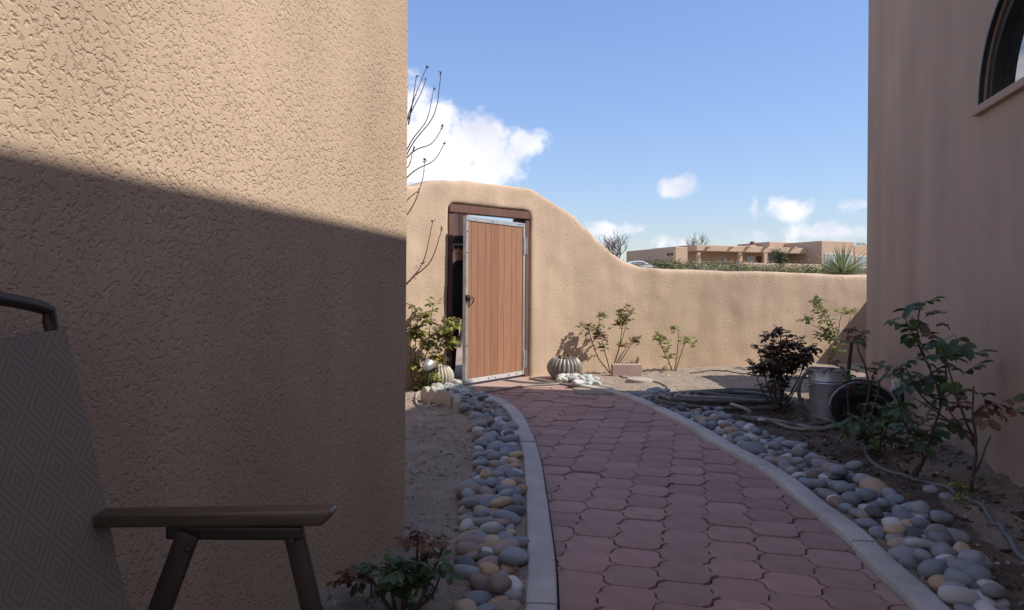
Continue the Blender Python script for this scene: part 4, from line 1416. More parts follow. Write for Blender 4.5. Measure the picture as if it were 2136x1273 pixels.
def rose(name, label, group, d, canes, clusters=(), mats=(m_leaf,), L=0.08, per=3, along=0.5, spread=0.05, joined=True, r0=0.007, cane_mat=None, dz=0.12, cat='rose bush', thorns=False, n=5, dd=None, dense=1.0, into=None):
    """canes: lists of (px, py) drawn at distance d with a depth offset each; clusters: (px, py, count, spread px)"""
    base = canes[0][0]
    root_p = at(base[0], base[1], d)
    root = into or thing(name, (root_p.x, root_p.y, soil_h(root_p.x, root_p.y)), label, cat, group)
    paths = []
    for ci, c in enumerate(canes):
        off = rnd(-dz, dz) if dd is None else dd[ci]
        k = len(c)
        P = [at(px, py, d + off * (i / max(1, k - 1))) for i, (px, py) in enumerate(c)]
        P = smooth_curve(P, 0.03)
        P = [p + Vector((rnd(-.003, .003), rnd(-.003, .003), 0)) for p in P]
        if ci == 0 or (c[0][1] >= base[1] - 25):
            P = [P[0] + Vector((0, 0, -0.05))] + P
        m_ = len(P)
        rr = r0 * (1.0 if ci == 0 or c[0][1] >= base[1] - 25 else 0.7)
        sm = MB()
        sm.tube(P, [rr * (1 - 0.62 * i / (m_ - 1)) for i in range(m_)], 6)
        paths.append(P)
        if thorns:
            for p in P[2:-2:2]:
                a = rnd(0, 6.28)
                dv = Vector((math.cos(a), math.sin(a), 0.3)) * 0.012
                sm.tube([p, p + dv], [0.003, 0.0005], 4)
        sm.build('cane', cane_mat or m_cane, root, smooth=60)
    spots = []
    for P in paths:
        for i, p in enumerate(P):
            if i > len(P) * 0.35 and random.random() < along:
                spots.append(p + Vector((rnd(-1, 1), rnd(-1, 1), rnd(-1, 1))) * 0.012)
        for _ in range(per):
            spots.append(P[-1] + Vector((rnd(-1, 1), rnd(-1, 1), rnd(-.6, 1))) * spread * 0.5)
    for cl in clusters:
        px, py, cnt, sp = cl[:4]
        cnt = max(1, int(cnt * (1.7 if joined else 1.0) * dense))
        for _ in range(cnt):
            spots.append(at(px + random.gauss(0, sp * 0.55), py + random.gauss(0, sp * 0.45), d + random.gauss(0, 0.05)))
    if joined:
        fm = MB()
        for p in spots:
            mi = random.randrange(len(mats))
            compound_leaf(fm, leaf_frame(p), L * rnd(0.8, 1.35), mi, n)
        fo = fm.build('foliage', list(mats), root, smooth=180)
        fo['kind'] = 'stuff'
    else:
        mm = [leaf_mesh(m, L, q) for m in mats for q in (5, 3, 5)]
        for p in spots:
            o = link('leaf', random.choice(mm), root)
            o.matrix_parent_inverse = Matrix.Translation(-root.location)
            o['_local'] = 1
            s = rnd(0.75, 1.25)
            o.matrix_basis = leaf_frame(p, 0.5) @ Matrix.Diagonal((s, s, s, 1))
    return root

# by the gate, left
rose('rose_bush', 'sunlit yellow-green rose bush beside the gate opening, left of the pale pot', None, 7.2,
     [[(872, 838), (880, 780), (893, 720), (898, 670), (905, 632)], [(876, 838), (905, 775), (928, 735), (940, 690), (950, 668)], [(868, 838), (865, 770), (868, 700), (872, 660)], [(870, 838), (895, 800), (905, 770), (915, 745)], [(866, 840), (858, 780), (856, 700), (860, 640)]],
     [(868, 690, 14, 16), (890, 660, 10, 14), (885, 705, 12, 18), (925, 690, 16, 16), (938, 710, 12, 14), (945, 675, 9, 8), (905, 720, 10, 16), (895, 790, 12, 14), (870, 760, 8, 14), (915, 748, 8, 8), (880, 810, 10, 12)],
     (m_leaf_lime, m_leaf_lime, m_leaf, m_leaf_lime, m_leaf_red), 0.09, 4, 0.2, r0=0.008, cane_mat=m_cane_green, dense=1.5)
yf_ = MB()
for k in range(9):
    leaflet(yf_, leaf_frame(at(912 + rnd(-6, 6), 746 + rnd(-6, 6), 7.1)), 0.045, 0)
tag(yf_.build('rose_bloom', m_yellow, smooth=180), 'yellow rose bloom low in the bush by the gate', 'flower')
# middle of the wall
rose('rose_bush', 'bronze-tipped rose bush behind the pink block against the garden wall', None, 8.72,
     [[(1272, 778), (1250, 750), (1235, 715), (1225, 680), (1216, 675)], [(1275, 778), (1290, 730), (1297, 690), (1300, 648)], [(1278, 778), (1300, 745), (1315, 722), (1328, 708)], [(1236, 715), (1247, 690), (1252, 652)], [(1274, 778), (1262, 735), (1255, 705)], [(1292, 725), (1303, 690), (1308, 660)], [(1285, 760), (1300, 735), (1308, 722)]],
     [(1224, 680, 10, 9), (1250, 700, 12, 12), (1254, 660, 8, 7), (1242, 688, 8, 10), (1300, 645, 6, 9), (1303, 662, 12, 12), (1298, 676, 12, 12), (1308, 655, 8, 10), (1255, 722, 8, 7), (1322, 712, 9, 10), (1300, 720, 6, 8)],
     (m_leaf, m_leaf_red, m_leaf_lime, m_leaf_red), 0.075, 2, 0.10, r0=0.009, cane_mat=m_cane_green, dz=0.08)
rose('rose_bush', 'small sparse rose bush with lime leaves alone against the garden wall', None, 9.05,
     [[(1405, 776), (1390, 745), (1378, 718), (1370, 700)], [(1407, 776), (1412, 740), (1416, 700), (1411, 685)], [(1409, 776), (1420, 740), (1428, 718), (1440, 708)], [(1403, 776), (1395, 755), (1390, 745)]],
     [(1376, 703, 14, 10), (1385, 712, 9, 8), (1410, 685, 8, 7), (1430, 712, 10, 10), (1398, 745, 6, 6), (1392, 728, 5, 6), (1388, 764, 3, 4), (1445, 715, 4, 5)],
     (m_leaf_lime, m_leaf, m_leaf_lime), 0.07, 2, 0.06, r0=0.008, cane_mat=m_cane_green, dz=0.08)
rose('rose_bush', 'tall thin sunlit rose on the garden wall behind the galvanised can', None, 9.2,
     [[(1728, 752), (1732, 710), (1725, 670), (1705, 630)], [(1730, 752), (1742, 715), (1735, 680), (1722, 650)], [(1733, 752), (1755, 715), (1768, 680), (1775, 655)], [(1731, 752), (1745, 710), (1752, 670), (1758, 652)], [(1742, 712), (1715, 690), (1680, 670)]],
     [(1703, 628, 12, 12), (1712, 645, 12, 14), (1720, 665, 14, 14), (1728, 690, 16, 14), (1715, 700, 12, 12), (1735, 705, 12, 10), (1690, 665, 8, 12), (1758, 648, 4, 7), (1776, 648, 5, 8), (1745, 730, 8, 8)],
     (m_leaf, m_leaf_lime, m_leaf), 0.08, 2, 0.08, r0=0.008, cane_mat=m_cane_green, dz=0.1)
# dark bush by the hoses
rose('rose_bush', 'dense dark bronze-leaved rose bush growing beside the heaped hoses', None, 6.02,
     [[(1620, 862), (1600, 800), (1590, 760), (1580, 720)], [(1622, 862), (1615, 790), (1612, 740), (1610, 700)], [(1625, 862), (1640, 790), (1645, 740), (1640, 700)], [(1627, 862), (1660, 800), (1680, 760), (1692, 735)], [(1624, 862), (1632, 780), (1628, 720), (1632, 690)], [(1620, 862), (1590, 815), (1576, 780)], [(1630, 862), (1655, 820), (1675, 790)], [(1622, 862), (1606, 780), (1598, 740)]],
     [(1610, 770, 34, 24), (1640, 760, 40, 26), (1665, 750, 30, 18), (1595, 765, 22, 16), (1625, 725, 30, 22), (1680, 735, 16, 12), (1655, 720, 20, 16), (1605, 730, 14, 16), (1625, 800, 22, 20), (1600, 700, 7, 9), (1632, 692, 8, 8), (1580, 768, 8, 8), (1690, 725, 9, 9), (1608, 745, 16, 14)],
     (m_leaf_bronze, m_leaf_bronze, m_leaf_red), 0.075, 3, 0.10, r0=0.009, dz=0.18)

# ------------------------------------------------------------------ roses in the near right bed: leaves one by one
rose('rose_bush', 'leggy rose bush with large dark leaves rising before the shaded house wing', None, 3.95,
     [[(1913, 988), (1927, 961), (1940, 917), (1954, 874), (1962, 836), (1945, 780), (1915, 710), (1919, 634)], [(1905, 985), (1925, 955), (1908, 917), (1886, 885), (1880, 862)], [(1958, 855), (1930, 835), (1905, 800), (1890, 770), (1868, 768)], [(1962, 836), (1975, 790), (1968, 730), (1962, 708)], [(1940, 780), (1980, 760), (2008, 778)], [(1930, 745), (1900, 690), (1885, 660)], [(1955, 872), (1978, 878)], [(1940, 917), (1918, 905), (1905, 893)]],
     [(1917, 636, 4, 10), (1893, 660, 4, 10), (1940, 648, 3, 9), (1965, 662, 4, 13), (1990, 697, 4, 9), (1893, 690, 4, 14), (1932, 704, 5, 12), (1916, 738, 5, 12), (1945, 742, 5, 12), (1996, 752, 4, 12), (2012, 782, 3, 10), (1868, 772, 6, 14), (1898, 764, 6, 12), (1940, 788, 5, 14), (1925, 806, 4, 9), (1975, 770, 4, 12), (1952, 835, 7, 12), (1982, 826, 4, 12), (1980, 880, 4, 10), (1890, 862, 5, 16), (1912, 895, 6, 14), (1866, 838, 5, 12), (1960, 800, 5, 12), (1985, 730, 3, 8)],
     (m_leaf_dark, m_leaf_dark, m_leaf), 0.145, 1, 0.02, dense=0.62, joined=False, r0=0.0085, dz=0.14, n=5, thorns=True)
thorny = rose('rose_bush', 'thorny pruned rose with bare canes and bronze leaf tips beside the wing wall base', None, 3.5,
     [[(2020, 1062), (2028, 999), (2036, 934), (2030, 868), (2030, 806)], [(2026, 1000), (2046, 962), (2066, 910)], [(2036, 928), (2005, 855), (1984, 790), (1964, 715)], [(2034, 910), (1990, 885), (1940, 850), (1903, 830)], [(2030, 866), (2052, 848), (2080, 844)], [(2032, 930), (1978, 855)]],
     [(2090, 846, 4, 9), (2072, 848, 3, 9), (2046, 830, 3, 9), (2022, 856, 5, 10), (1990, 830, 4, 12), (1975, 882, 3, 8), (1964, 715, 4, 8)],
     (m_leaf_dark, m_leaf_red, m_leaf_red), 0.12, 0, 0.0, joined=False, r0=0.0105, dense=0.7, dz=0.06, thorns=True)
rose('rose_shoots', 'fresh lime green shoots at the foot of the thorny pruned rose', None, 3.5,
     [[(2010, 1055), (2005, 1030), (2002, 1010)], [(2016, 1055), (2022, 1030), (2030, 1018)], [(2004, 1055), (1996, 1035), (1990, 1018)]],
     [(2003, 1015, 6, 10), (2015, 1028, 7, 12), (1998, 1035, 5, 9), (2022, 1010, 4, 10)],
     (m_leaf_lime, m_leaf), 0.055, 2, 0.1, joined=False, r0=0.005, cane_mat=m_cane_green, dz=0.04, into=thorny)
rose('rose_bush', 'gnarled low rose standing before the coiled black hose reel', None, 5.05,
     [[(1792, 912), (1800, 870), (1812, 820), (1806, 770), (1790, 728), (1785, 700)], [(1796, 912), (1818, 860), (1832, 812), (1838, 790), (1858, 770)], [(1785, 912), (1772, 870), (1768, 820), (1776, 785)], [(1812, 818), (1822, 780), (1830, 770)]],
     [(1786, 694, 6, 7), (1797, 700, 5, 7), (1770, 778, 6, 10), (1735, 765, 5, 12), (1812, 768, 5, 8), (1776, 800, 4, 10), (1825, 800, 4, 9)],
     (m_leaf_dark, m_leaf_red), 0.085, 1, 0.05, joined=False, r0=0.011, dz=0.1)
rose('rose_bush', 'spreading low rose bush with mid green leaves covering the soil by the hose reel', None, 4.55,
     [[(1830, 935), (1815, 900), (1795, 880), (1775, 870)], [(1832, 935), (1850, 895), (1868, 870), (1880, 858)], [(1835, 935), (1870, 905), (1898, 890)], [(1828, 935), (1800, 915), (1765, 905)], [(1834, 935), (1842, 880), (1848, 850)]],
     [(1778, 872, 8, 12), (1800, 880, 8, 16), (1835, 870, 8, 16), (1862, 868, 9, 16), (1890, 880, 9, 16), (1850, 900, 9, 18), (1815, 905, 8, 16), (1770, 900, 6, 14), (1880, 905, 7, 16), (1848, 850, 4, 10), (1905, 895, 5, 10), (1900, 920, 4, 12)],
     (m_leaf, m_leaf_dark, m_leaf), 0.11, 1, 0.05, joined=False, r0=0.007, cane_mat=m_cane_green, dz=0.16)
rose('rose_sprig', 'small green rose sprig against the bare face of the house wing', None, 3.32,
     [[(2150, 870), (2142, 845), (2132, 830)], [(2150, 870), (2150, 835)]], [(2133, 829, 3, 6), (2145, 838, 4, 7)], (m_leaf_lime, m_leaf), 0.05, 1, 0.0, joined=False, r0=0.004, dz=0.02, cat='rose sprig')
# the sprig's cane goes down to the bed
sp = MB(); a_ = at(2150, 872, 3.32); sp.tube([a_, Vector((a_.x + 0.01, a_.y, 0.5)), Vector((a_.x - 0.02, a_.y + 0.02, 0.0))], 0.0045, 6)
o = sp.build('cane', m_cane_green, [q for q in col.objects if q.name.startswith('rose_sprig')][0], smooth=60)
# foreground, at the foot of the house corner
young = rose('rose_bush', 'young rose bush with red new tips at the foot of the stucco corner', None, 2.22,
     [[(835, 1300), (850, 1240), (870, 1190), (871, 1110)], [(830, 1300), (800, 1250), (775, 1210), (745, 1195)], [(840, 1300), (880, 1250), (905, 1190), (925, 1140)], [(838, 1300), (905, 1235), (918, 1180)], [(832, 1300), (815, 1230), (805, 1190)], [(872, 1180), (895, 1155), (905, 1128)], [(836, 1300), (845, 1215), (838, 1170)], [(776, 1212), (748, 1210), (720, 1212)]],
     [(790, 1200, 7, 16), (820, 1185, 7, 16), (845, 1195, 8, 18), (870, 1200, 8, 20), (905, 1190, 7, 14), (835, 1225, 8, 20), (868, 1230, 7, 22), (795, 1222, 6, 16), (925, 1190, 3, 8), (905, 1165, 4, 10), (760, 1205, 3, 8)],
     (m_leaf_dark, m_leaf_dark, m_leaf), 0.07, 0, 0.05, dense=1.35, joined=False, r0=0.0085, dz=0.08, cat='rose bush')
rose('rose_tips', 'red young rose leaves above the dark bush at the stucco corner', None, 2.22,
     [[(871, 1180), (872, 1140), (870, 1112)], [(872, 1180), (890, 1150), (900, 1128)], [(776, 1212), (750, 1210), (722, 1212)]],
     [(868, 1112, 4, 8), (860, 1122, 3, 8), (893, 1135, 4, 9), (908, 1145, 4, 9), (888, 1120, 3, 8), (725, 1212, 4, 10), (742, 1208, 3, 8), (790, 1180, 3, 8)],
     (m_leaf_red,), 0.056, 1, 0.05, joined=False, r0=0.004, dz=0.03, dense=1.5, into=young)

# plum sapling behind the house corner
def plum():
    d = 5.4
    bp_ = at(790, 600, d)
    root = thing('plum_sapling', (bp_.x, bp_.y, 0), 'bare plum sapling with long budding twigs beyond the stucco house corner', 'tree')
    tr = MB()
    P = [Vector((bp_.x, bp_.y, -0.05)), at(795, 800, d), at(800, 600, d), at(805, 450, d), at(815, 340, d)]
    P = smooth_curve(P, 0.1)
    tr.tube(P, [0.03 - 0.018 * i / (len(P) - 1) for i in range(len(P))], 8)
    tr.build('trunk', m_twig, root, smooth=60)
    tw = [[(812, 350), (850, 245), (870, 190), (890, 140)], [(815, 330), (855, 240), (880, 190), (888, 165)], [(852, 260), (862, 205), (868, 162)], [(806, 440), (850, 310), (890, 250), (905, 184)],
          [(806, 430), (855, 310), (905, 240), (920, 156)], [(808, 380), (860, 318), (900, 300), (923, 266)], [(806, 420), (860, 360), (905, 335), (928, 298)], [(800, 500), (855, 440), (880, 380), (886, 336)],
          [(803, 470), (855, 412), (872, 400)], [(800, 640), (858, 582), (885, 540), (903, 460)], [(800, 640), (858, 582), (898, 545), (922, 478)], [(815, 330), (850, 350), (862, 310)]]
    bud = MB()
    for c in tw:
        off = rnd(-0.2, 0.2)
        P = smooth_curve([at(x, y, d + off * i / 3) for i, (x, y) in enumerate(c)], 0.04)
        fr = MB()
        fr.tube(P, [0.0065 - 0.0042 * i / (len(P) - 1) for i in range(len(P))], 6)
        fr.build('twig', m_twig, root, smooth=60)
        e = P[-1]
        for _ in range(4):
            leaflet(bud, leaf_frame(e + Vector((rnd(-.006, .006), 0, rnd(-.02, .01)))) @ Matrix.Rotation(-0.9, 4, 'Y'), 0.022)
        for p in P[4::5]:
            if random.random() < 0.5:
                leaflet(bud, leaf_frame(p), 0.014)
    b = bud.build('buds', m_leaf_red, root, smooth=180); b['kind'] = 'stuff'
    bl = MB()
    for _ in range(46):
        t = random.random()
        p = at(860 + 26 * t + random.gauss(0, 4), 578 - 34 * t + random.gauss(0, 5), d + rnd(-.1, .1))
        leaflet(bl, leaf_frame(p), rnd(0.014, 0.024))
    q = bl.build('blossom', m_blossom, root, smooth=180); q['kind'] = 'stuff'
plum()

# ------------------------------------------------------------------ pots, edging, blocks, lamps
def ribbed_pot(px, py, label, mat, rad=0.205, h=0.235, plant=True):
    p = gnd(px, py)
    root = thing('ribbed_pot', p, label, 'pot')
    prof_ = [(0.0, 0.0), (0.115, 0.0), (0.15, 0.02), (0.19, 0.075), (0.205, 0.125), (0.19, 0.18), (0.155, 0.222), (0.142, 0.235), (0.13, 0.232), (0.125, 0.205)]
    k = rad / 0.205; kz = h / 0.235
    z0 = soil_h(p.x, p.y) - 0.005
    vs = MB()
    vs.lathe([(max(r, 0.002) * k, z * kz) for r, z in prof_], 144, rib=24, depth=0.13, c=(p.x, p.y, z0), cap=False)
    vs.build('vessel', mat, root, smooth=60)
    so_ = MB(); so_.lathe([(0.001, 0.0), (0.124 * k, 0.0)], 24, c=(p.x, p.y, z0 + 0.212 * kz), cap=False)
    so_.build('soil_fill', m_potsoil, root)
    if plant:
        pl = MB()
        for (dx, hh) in ((-0.06, 0.07), (-0.01, 0.14), (0.035, 0.10)):
            b = Vector((p.x + dx, p.y + rnd(-.03, .03), z0 + 0.2 * kz))
            pl.tube([b, b + Vector((0.004, 0, hh * 0.6)), b + Vector((0.0, 0, hh))], [0.009, 0.007, 0.004], 6)
            for q in range(16):
                t = rnd(0.35, 1.05)
                leaflet(pl, leaf_frame(b + Vector((rnd(-.012, .012), rnd(-.012, .012), hh * t))), rnd(0.02, 0.035), 1)
        pl.build('succulent', [m_cane, m_leaf_red], root, smooth=60)
    return root
ribbed_pot(1178, 792, 'glossy grey-brown ribbed pot with a small succulent right of the gate', m_pot, 0.21, 0.24)
ribbed_pot(913, 811, 'pale cream ribbed pot in the bed left of the gate opening', m_pot_pale, 0.17, 0.22, False)

# scalloped edging pieces
def scallop(a, b, h, label, n=4, th=0.055):
    a, b = Vector(a), Vector(b)
    t = (b - a); Lh = t.length; t.normalize(); nn = Vector((-t.y, t.x, 0))
    root = MB()
    prof_ = []
    for k in range(n * 10 + 1):
        x = Lh * k / (n * 10)
        ph = (k % 10) / 10.0
        prof_.append((x, h * 0.68 + h * 0.32 * math.sin(math.pi * ph)))
    m_ = len(prof_)
    pts = [(0, -0.04)] + prof_ + [(Lh, -0.04)]
    N_ = len(pts)
    vs = [a + t * x + nn * (-th / 2) + Vector((0, 0, z)) for x, z in pts] + [a + t * x + nn * (th / 2) + Vector((0, 0, z)) for x, z in pts]
    fs = [tuple(range(N_)), tuple(range(2 * N_ - 1, N_ - 1, -1))] + [(k, (k + 1) % N_, N_ + (k + 1) % N_, N_ + k) for k in range(N_)]
    root.add(vs, fs)
    o = root.build('edging_block', m_cast, bevel=0.004, seg=1, smooth=40)
    return tag(o, label, 'edging')
e0, e1 = gnd(882, 838), gnd(945, 852)
scallop(e0, e1, 0.145, 'scalloped concrete edging block along the bed by the gate rose', 4)
scallop(e1 + Vector((0.03, -0.02, 0)), e1 + Vector((0.06, -0.30, 0)), 0.145, 'scalloped concrete edging block turned end-on beside the river stones', 2)

# silver spotlight among the left rose
p = at(893, 762, 7.05)
sl_ = thing('spot_lamp', (p.x, p.y, 0), 'silver garden spot lamp on a stake inside the rose by the gate', 'lamp')
mb = MB(); mb.lathe([(0.012, -0.07), (0.042, -0.045), (0.055, 0.0), (0.055, 0.03), (0.05, 0.034)], 20, c=p, M=Matrix.Rotation(R(-65), 4, 'X') @ Matrix.Rotation(R(20), 4, 'Y')); mb.build('lamp_head', m_galv, sl_, smooth=50)
mb = MB(); mb.tube([p + Vector((0, 0.01, -0.05)), Vector((p.x, p.y, -0.04))], 0.009, 8); mb.build('stake', m_black, sl_, smooth=50)

# pink block and round stepping stone on the sunlit soil
def block():
    p = gnd(1309, 789)
    mb = MB(); M_ = Matrix.Translation((p.x, p.y + 0.08, 0.0)) @ Matrix.Rotation(R(4), 4, 'Z')
    mb.box(-0.175, 0.175, -0.05, 0.06, -0.01, 0.155, M_)
    tag(mb.build('concrete_block', m_pinkblock, bevel=0.006, seg=2), 'plain pink concrete block set in front of the bronze-tipped rose', 'block')
    p = gnd(1334, 799)
    mb = MB(); mb.lathe([(0.145, -0.01), (0.145, 0.028), (0.138, 0.036), (0.001, 0.037)], 40, c=(p.x, p.y, soil_h(p.x, p.y)), cap=False)
    tag(mb.build('stepping_stone', m_cast, smooth=40), 'round pale stepping stone on the sunlit soil before the pink block', 'stepping stone')
block()

# hoses
def hose(pix, mat, label, r=0.011, z=0.02, cat='hose', name='garden_hose'):
    P = []
    for q in pix:
        zz = q[2] if len(q) > 2 else z
        P.append(gnd(q[0], q[1], zz))
    P = smooth_curve(P, 0.04)
    P = [Vector((p.x, p.y, max(p.z, soil_z(p.x, p.y) + r * 0.75) if p.z < 0.05 else p.z)) for p in P]
    mb = MB(); mb.tube(P, r, 8)
    return tag(mb.build(name, mat, smooth=60), label, cat)
hose([(1105, 789), (1150, 797), (1200, 805), (1240, 806), (1275, 813), (1310, 826), (1345, 834)], m_hose_pale, 'pale hose running from the gate hinge along the start of the right kerb', 0.014)
hose([(1050, 792), (1090, 797), (1130, 799), (1165, 801), (1110, 804), (1075, 808), (1030, 815), (995, 818), (975, 820)], m_hose, 'thin grey hose looping across the pink pad before the gate', 0.010, 0.018)
hose([(872, 855), (893, 850), (895, 830), (880, 818), (868, 826), (872, 845), (900, 849), (930, 838), (945, 828), (975, 822)], m_hose_pale, 'pale hose looped round the foot of the rose by the gate', 0.011)
hose([(1805, 938), (1812, 958), (1840, 978), (1880, 994), (1930, 1008), (1985, 1030), (2010, 1052), (2050, 1075), (2085, 1110), (2136, 1170), (2190, 1230)], m_hose_grey, 'grey-green irrigation hose snaking past the thorny rose along the wing', 0.012)
hose([(1420, 830), (1395, 818), (1388, 805), (1360, 796), (1340, 792), (1310, 790), (1285, 782)], m_hose_dark, 'thin dark drip line curling over the sunlit soil to the pink block', 0.007, cat='drip line', name='drip_line')
hose([(1440, 778), (1480, 774), (1530, 778), (1575, 783), (1620, 788)], m_hose_dark, 'dark drip line on the soil along the foot of the low wall', 0.008, cat='drip line', name='drip_line')
# the heap by the dark bush: one long hose laid in loops
def heap():
    cx, cy = gnd(1512, 850).x, gnd(1512, 850).y
    for k, (a0, rx, ry, turns, mat, rr, lab) in enumerate(((0.3, 0.60, 0.40, 3.2, m_hose_dark, 0.017, 'thick dark hose lying in wide loops beside the stones'),
                                                          (2.2, 0.52, 0.30, 2.6, m_hose, 0.016, 'grey hose looped inside the heap by the dark bush'),
                                                          (4.0, 0.42, 0.22, 2.2, m_hose_dark, 0.016, 'short dark hose coiled on top of the heap by the dark bush'))):
        P = []
        n_ = int(turns * 26)
        for i in range(n_):
            t = i / 26 * 2 * math.pi + a0
            w = 1 + 0.10 * math.sin(t * 0.37 + k) + 0.05 * math.sin(t * 1.7 + k)
            sh = 0.012 * i / 26
            jx, jy = 0.13 * noise.noise(Vector((t * 0.21, k * 3.7, 1))), 0.12 * noise.noise(Vector((t * 0.21, k * 3.7, 8)))
            P.append(Vector((cx + jx + 0.06 * k + rx * w * math.cos(t) * (1 - 0.06 * i / 26) + 0.02 * math.sin(t * 0.6), cy + jy + ry * w * math.sin(t) * (1 - 0.05 * i / 26) - 0.02 * k,
                             0.055 + 0.024 * k + 0.016 * i / 26 + 0.006 * math.sin(t * 2.3 + k))))
        mb = MB(); mb.tube(P, rr, 8)
        tag(mb.build('garden_hose', mat, smooth=60), lab, 'hose')
heap()
hose([(1425, 857), (1450, 861), (1500, 868), (1580, 877), (1660, 886), (1720, 886), (1750, 876)], m_hose_dark, 'dark hose running from the stones towards the galvanised can', 0.016, 0.03)
hose([(1520, 868), (1600, 875), (1680, 890), (1720, 893), (1755, 885), (1800, 880)], m_hose, 'grey hose lying along the mulch below the galvanised can', 0.014, 0.028)
hose([(1612, 880), (1650, 893), (1700, 897), (1745, 890), (1725, 878), (1690, 868)], m_hose, 'grey hose end doubled back on the mulch beneath the can', 0.014, 0.03)
hose([(1525, 843, .10), (1550, 851, .09), (1566, 860, .06), (1562, 862, .05)], m_hose_pale, 'pale hose end sticking out over the heaped hoses', 0.013, 0.08)
sk = MB(); a_, b_ = gnd(1526, 812), gnd(1612, 828, 0.06)
sk.tube(smooth_curve([Vector((a_.x, a_.y, soil_h(a_.x, a_.y) + 0.012)), (a_ + b_) / 2 + Vector((0, 0, 0.012)), b_], 0.05), 0.010, 6)
tag(sk.build('stick', m_stick, smooth=50), 'weathered reddish stick resting on the hose heap', 'stick')
wt = gnd(1588, 876, 0.045)
mb = MB(); mb.lathe([(0.010, -0.025), (0.012, -0.02), (0.012, 0.02), (0.010, 0.025)], 10, c=wt, M=Matrix.Rotation(R(90), 4, 'Y'))
tag(mb.build('hose_fitting', m_pale, smooth=50), 'small white hose fitting lying on the dark hoses', 'fitting')

# galvanised can with hose over its rim
def can():
    p = gnd(1724, 877)
    root = thing('galvanised_can', p, 'galvanised steel can with ribbed rim standing by the house wing', 'can')
    z0 = soil_h(p.x, p.y)
    k = p.y / FPX
    H = 105 * k; rt = 38 * k; rb = 31 * k
    def rr(t): return rb + (rt - rb) * t
    prof_ = [(0.002, 0.012), (rb - .006, 0.012), (rb, 0.0), (rb + .003, 0.006), (rb, 0.016), (rr(.1), H * .1), (rr(.7), H * .7), (rr(.74) + .005, H * .735), (rr(.76), H * .76), (rr(.78) + .006, H * .785), (rr(.80), H * .81), (rr(.97), H * .97), (rt + .006, H * .985), (rt + .006, H), (rt - .003, H), (rt - .004, H * .9), (rb - .004, 0.03), (0.002, 0.03)]
    mb = MB(); mb.lathe(prof_, 48, c=(p.x, p.y, z0), cap=False); mb.build('body', m_galv, root, smooth=40)
    for s in (-1, 1):
        h_ = MB(); hp = []
        for q in range(9):
            a = math.pi * q / 8
            hp.append(Vector((p.x + s * (rr(.72) + 0.004 + 0.03 * math.sin(a)), p.y - 0.04 * math.cos(a), z0 + H * .70 - 0.02 * math.sin(a))))
        h_.tube(hp, 0.005, 6); h_.build('handle', m_galv, root, smooth=50)
    return p, k
cp, ck = can()
d_ = cp.y
hs = [at(1715, 776, d_ - 0.02), at(1698, 772, d_ - 0.03), at(1680, 780, d_ - 0.05), at(1668, 800, d_ - 0.05), at(1667, 825, d_ - 0.05), at(1676, 850, d_ - 0.06), at(1690, 872, d_ - 0.08), gnd(1715, 888, 0.02), gnd(1745, 893, 0.02)]
mb = MB(); mb.tube(smooth_curve(hs, 0.04), 0.015, 10)
tag(mb.build('garden_hose', m_hose_dark, smooth=60), 'dark hose arching out over the rim of the galvanised can', 'hose')

# hose reel with coiled black hose
def reel():
    c = at(1797, 848, 5.55)
    root = thing('hose_reel', (c.x, c.y, 0), 'wall-side hose reel wound with black hose under a shiny hoop', 'hose reel')
    Mx = Matrix.Translation(c) @ Matrix.Rotation(R(-18), 4, 'Z') @ Matrix.Rotation(R(90), 4, 'X')
    k = 5.55 / FPX
    R_ = 62 * k
    fl = MB()
    pts = []
    for q in range(41):
        a = math.pi * (0.02 + 0.96 * q / 40)
        pts.append(Mx @ Vector((R_ * 1.02 * math.cos(a), R_ * 0.86 * math.sin(a), 0.09)))
    fl.tube(pts, 0.017, 8, flat=0.5); fl.build('hoop', m_galv, root, smooth=50)
    for q, rf in enumerate((0.93, 0.86, 0.79, 0.72, 0.64, 0.56)):
        rp = []
        for s in range(49):
            a = 2 * math.pi * s / 48
            w = 1 + 0.015 * math.sin(3 * a + q)
            rp.append(Mx @ Vector((R_ * rf * w * math.cos(a), max(-c.z + 0.02, R_ * rf * 0.84 * w * math.sin(a)), 0.02 + 0.02 * math.sin(2 * a + q) + 0.01 * q)))
        co_ = MB(); co_.tube(rp, 0.014, 8); co_.build('hose_coil', m_tyre, root, smooth=50)
    dk = MB(); dk.lathe([(R_ * 0.9, -0.05), (R_ * 0.9, -0.035), (0.01, -0.03)], 40, M=Mx); dk.build('back_plate', m_black, root, smooth=40)
    hb = MB(); hb.lathe([(0.05, -0.04), (0.055, 0.05), (0.045, 0.10), (0.01, 0.105)], 20, M=Mx); hb.build('hub', m_black, root, smooth=40)
    for s in (-1, 1):
        lg = MB(); a_ = Mx @ Vector((s * R_ * 0.4, -R_ * 0.3, -0.06)); lg.tube([a_, Vector((a_.x + s * 0.06, a_.y, -0.02))], 0.011, 8); lg.build('leg', m_black, root, smooth=50)
reel()

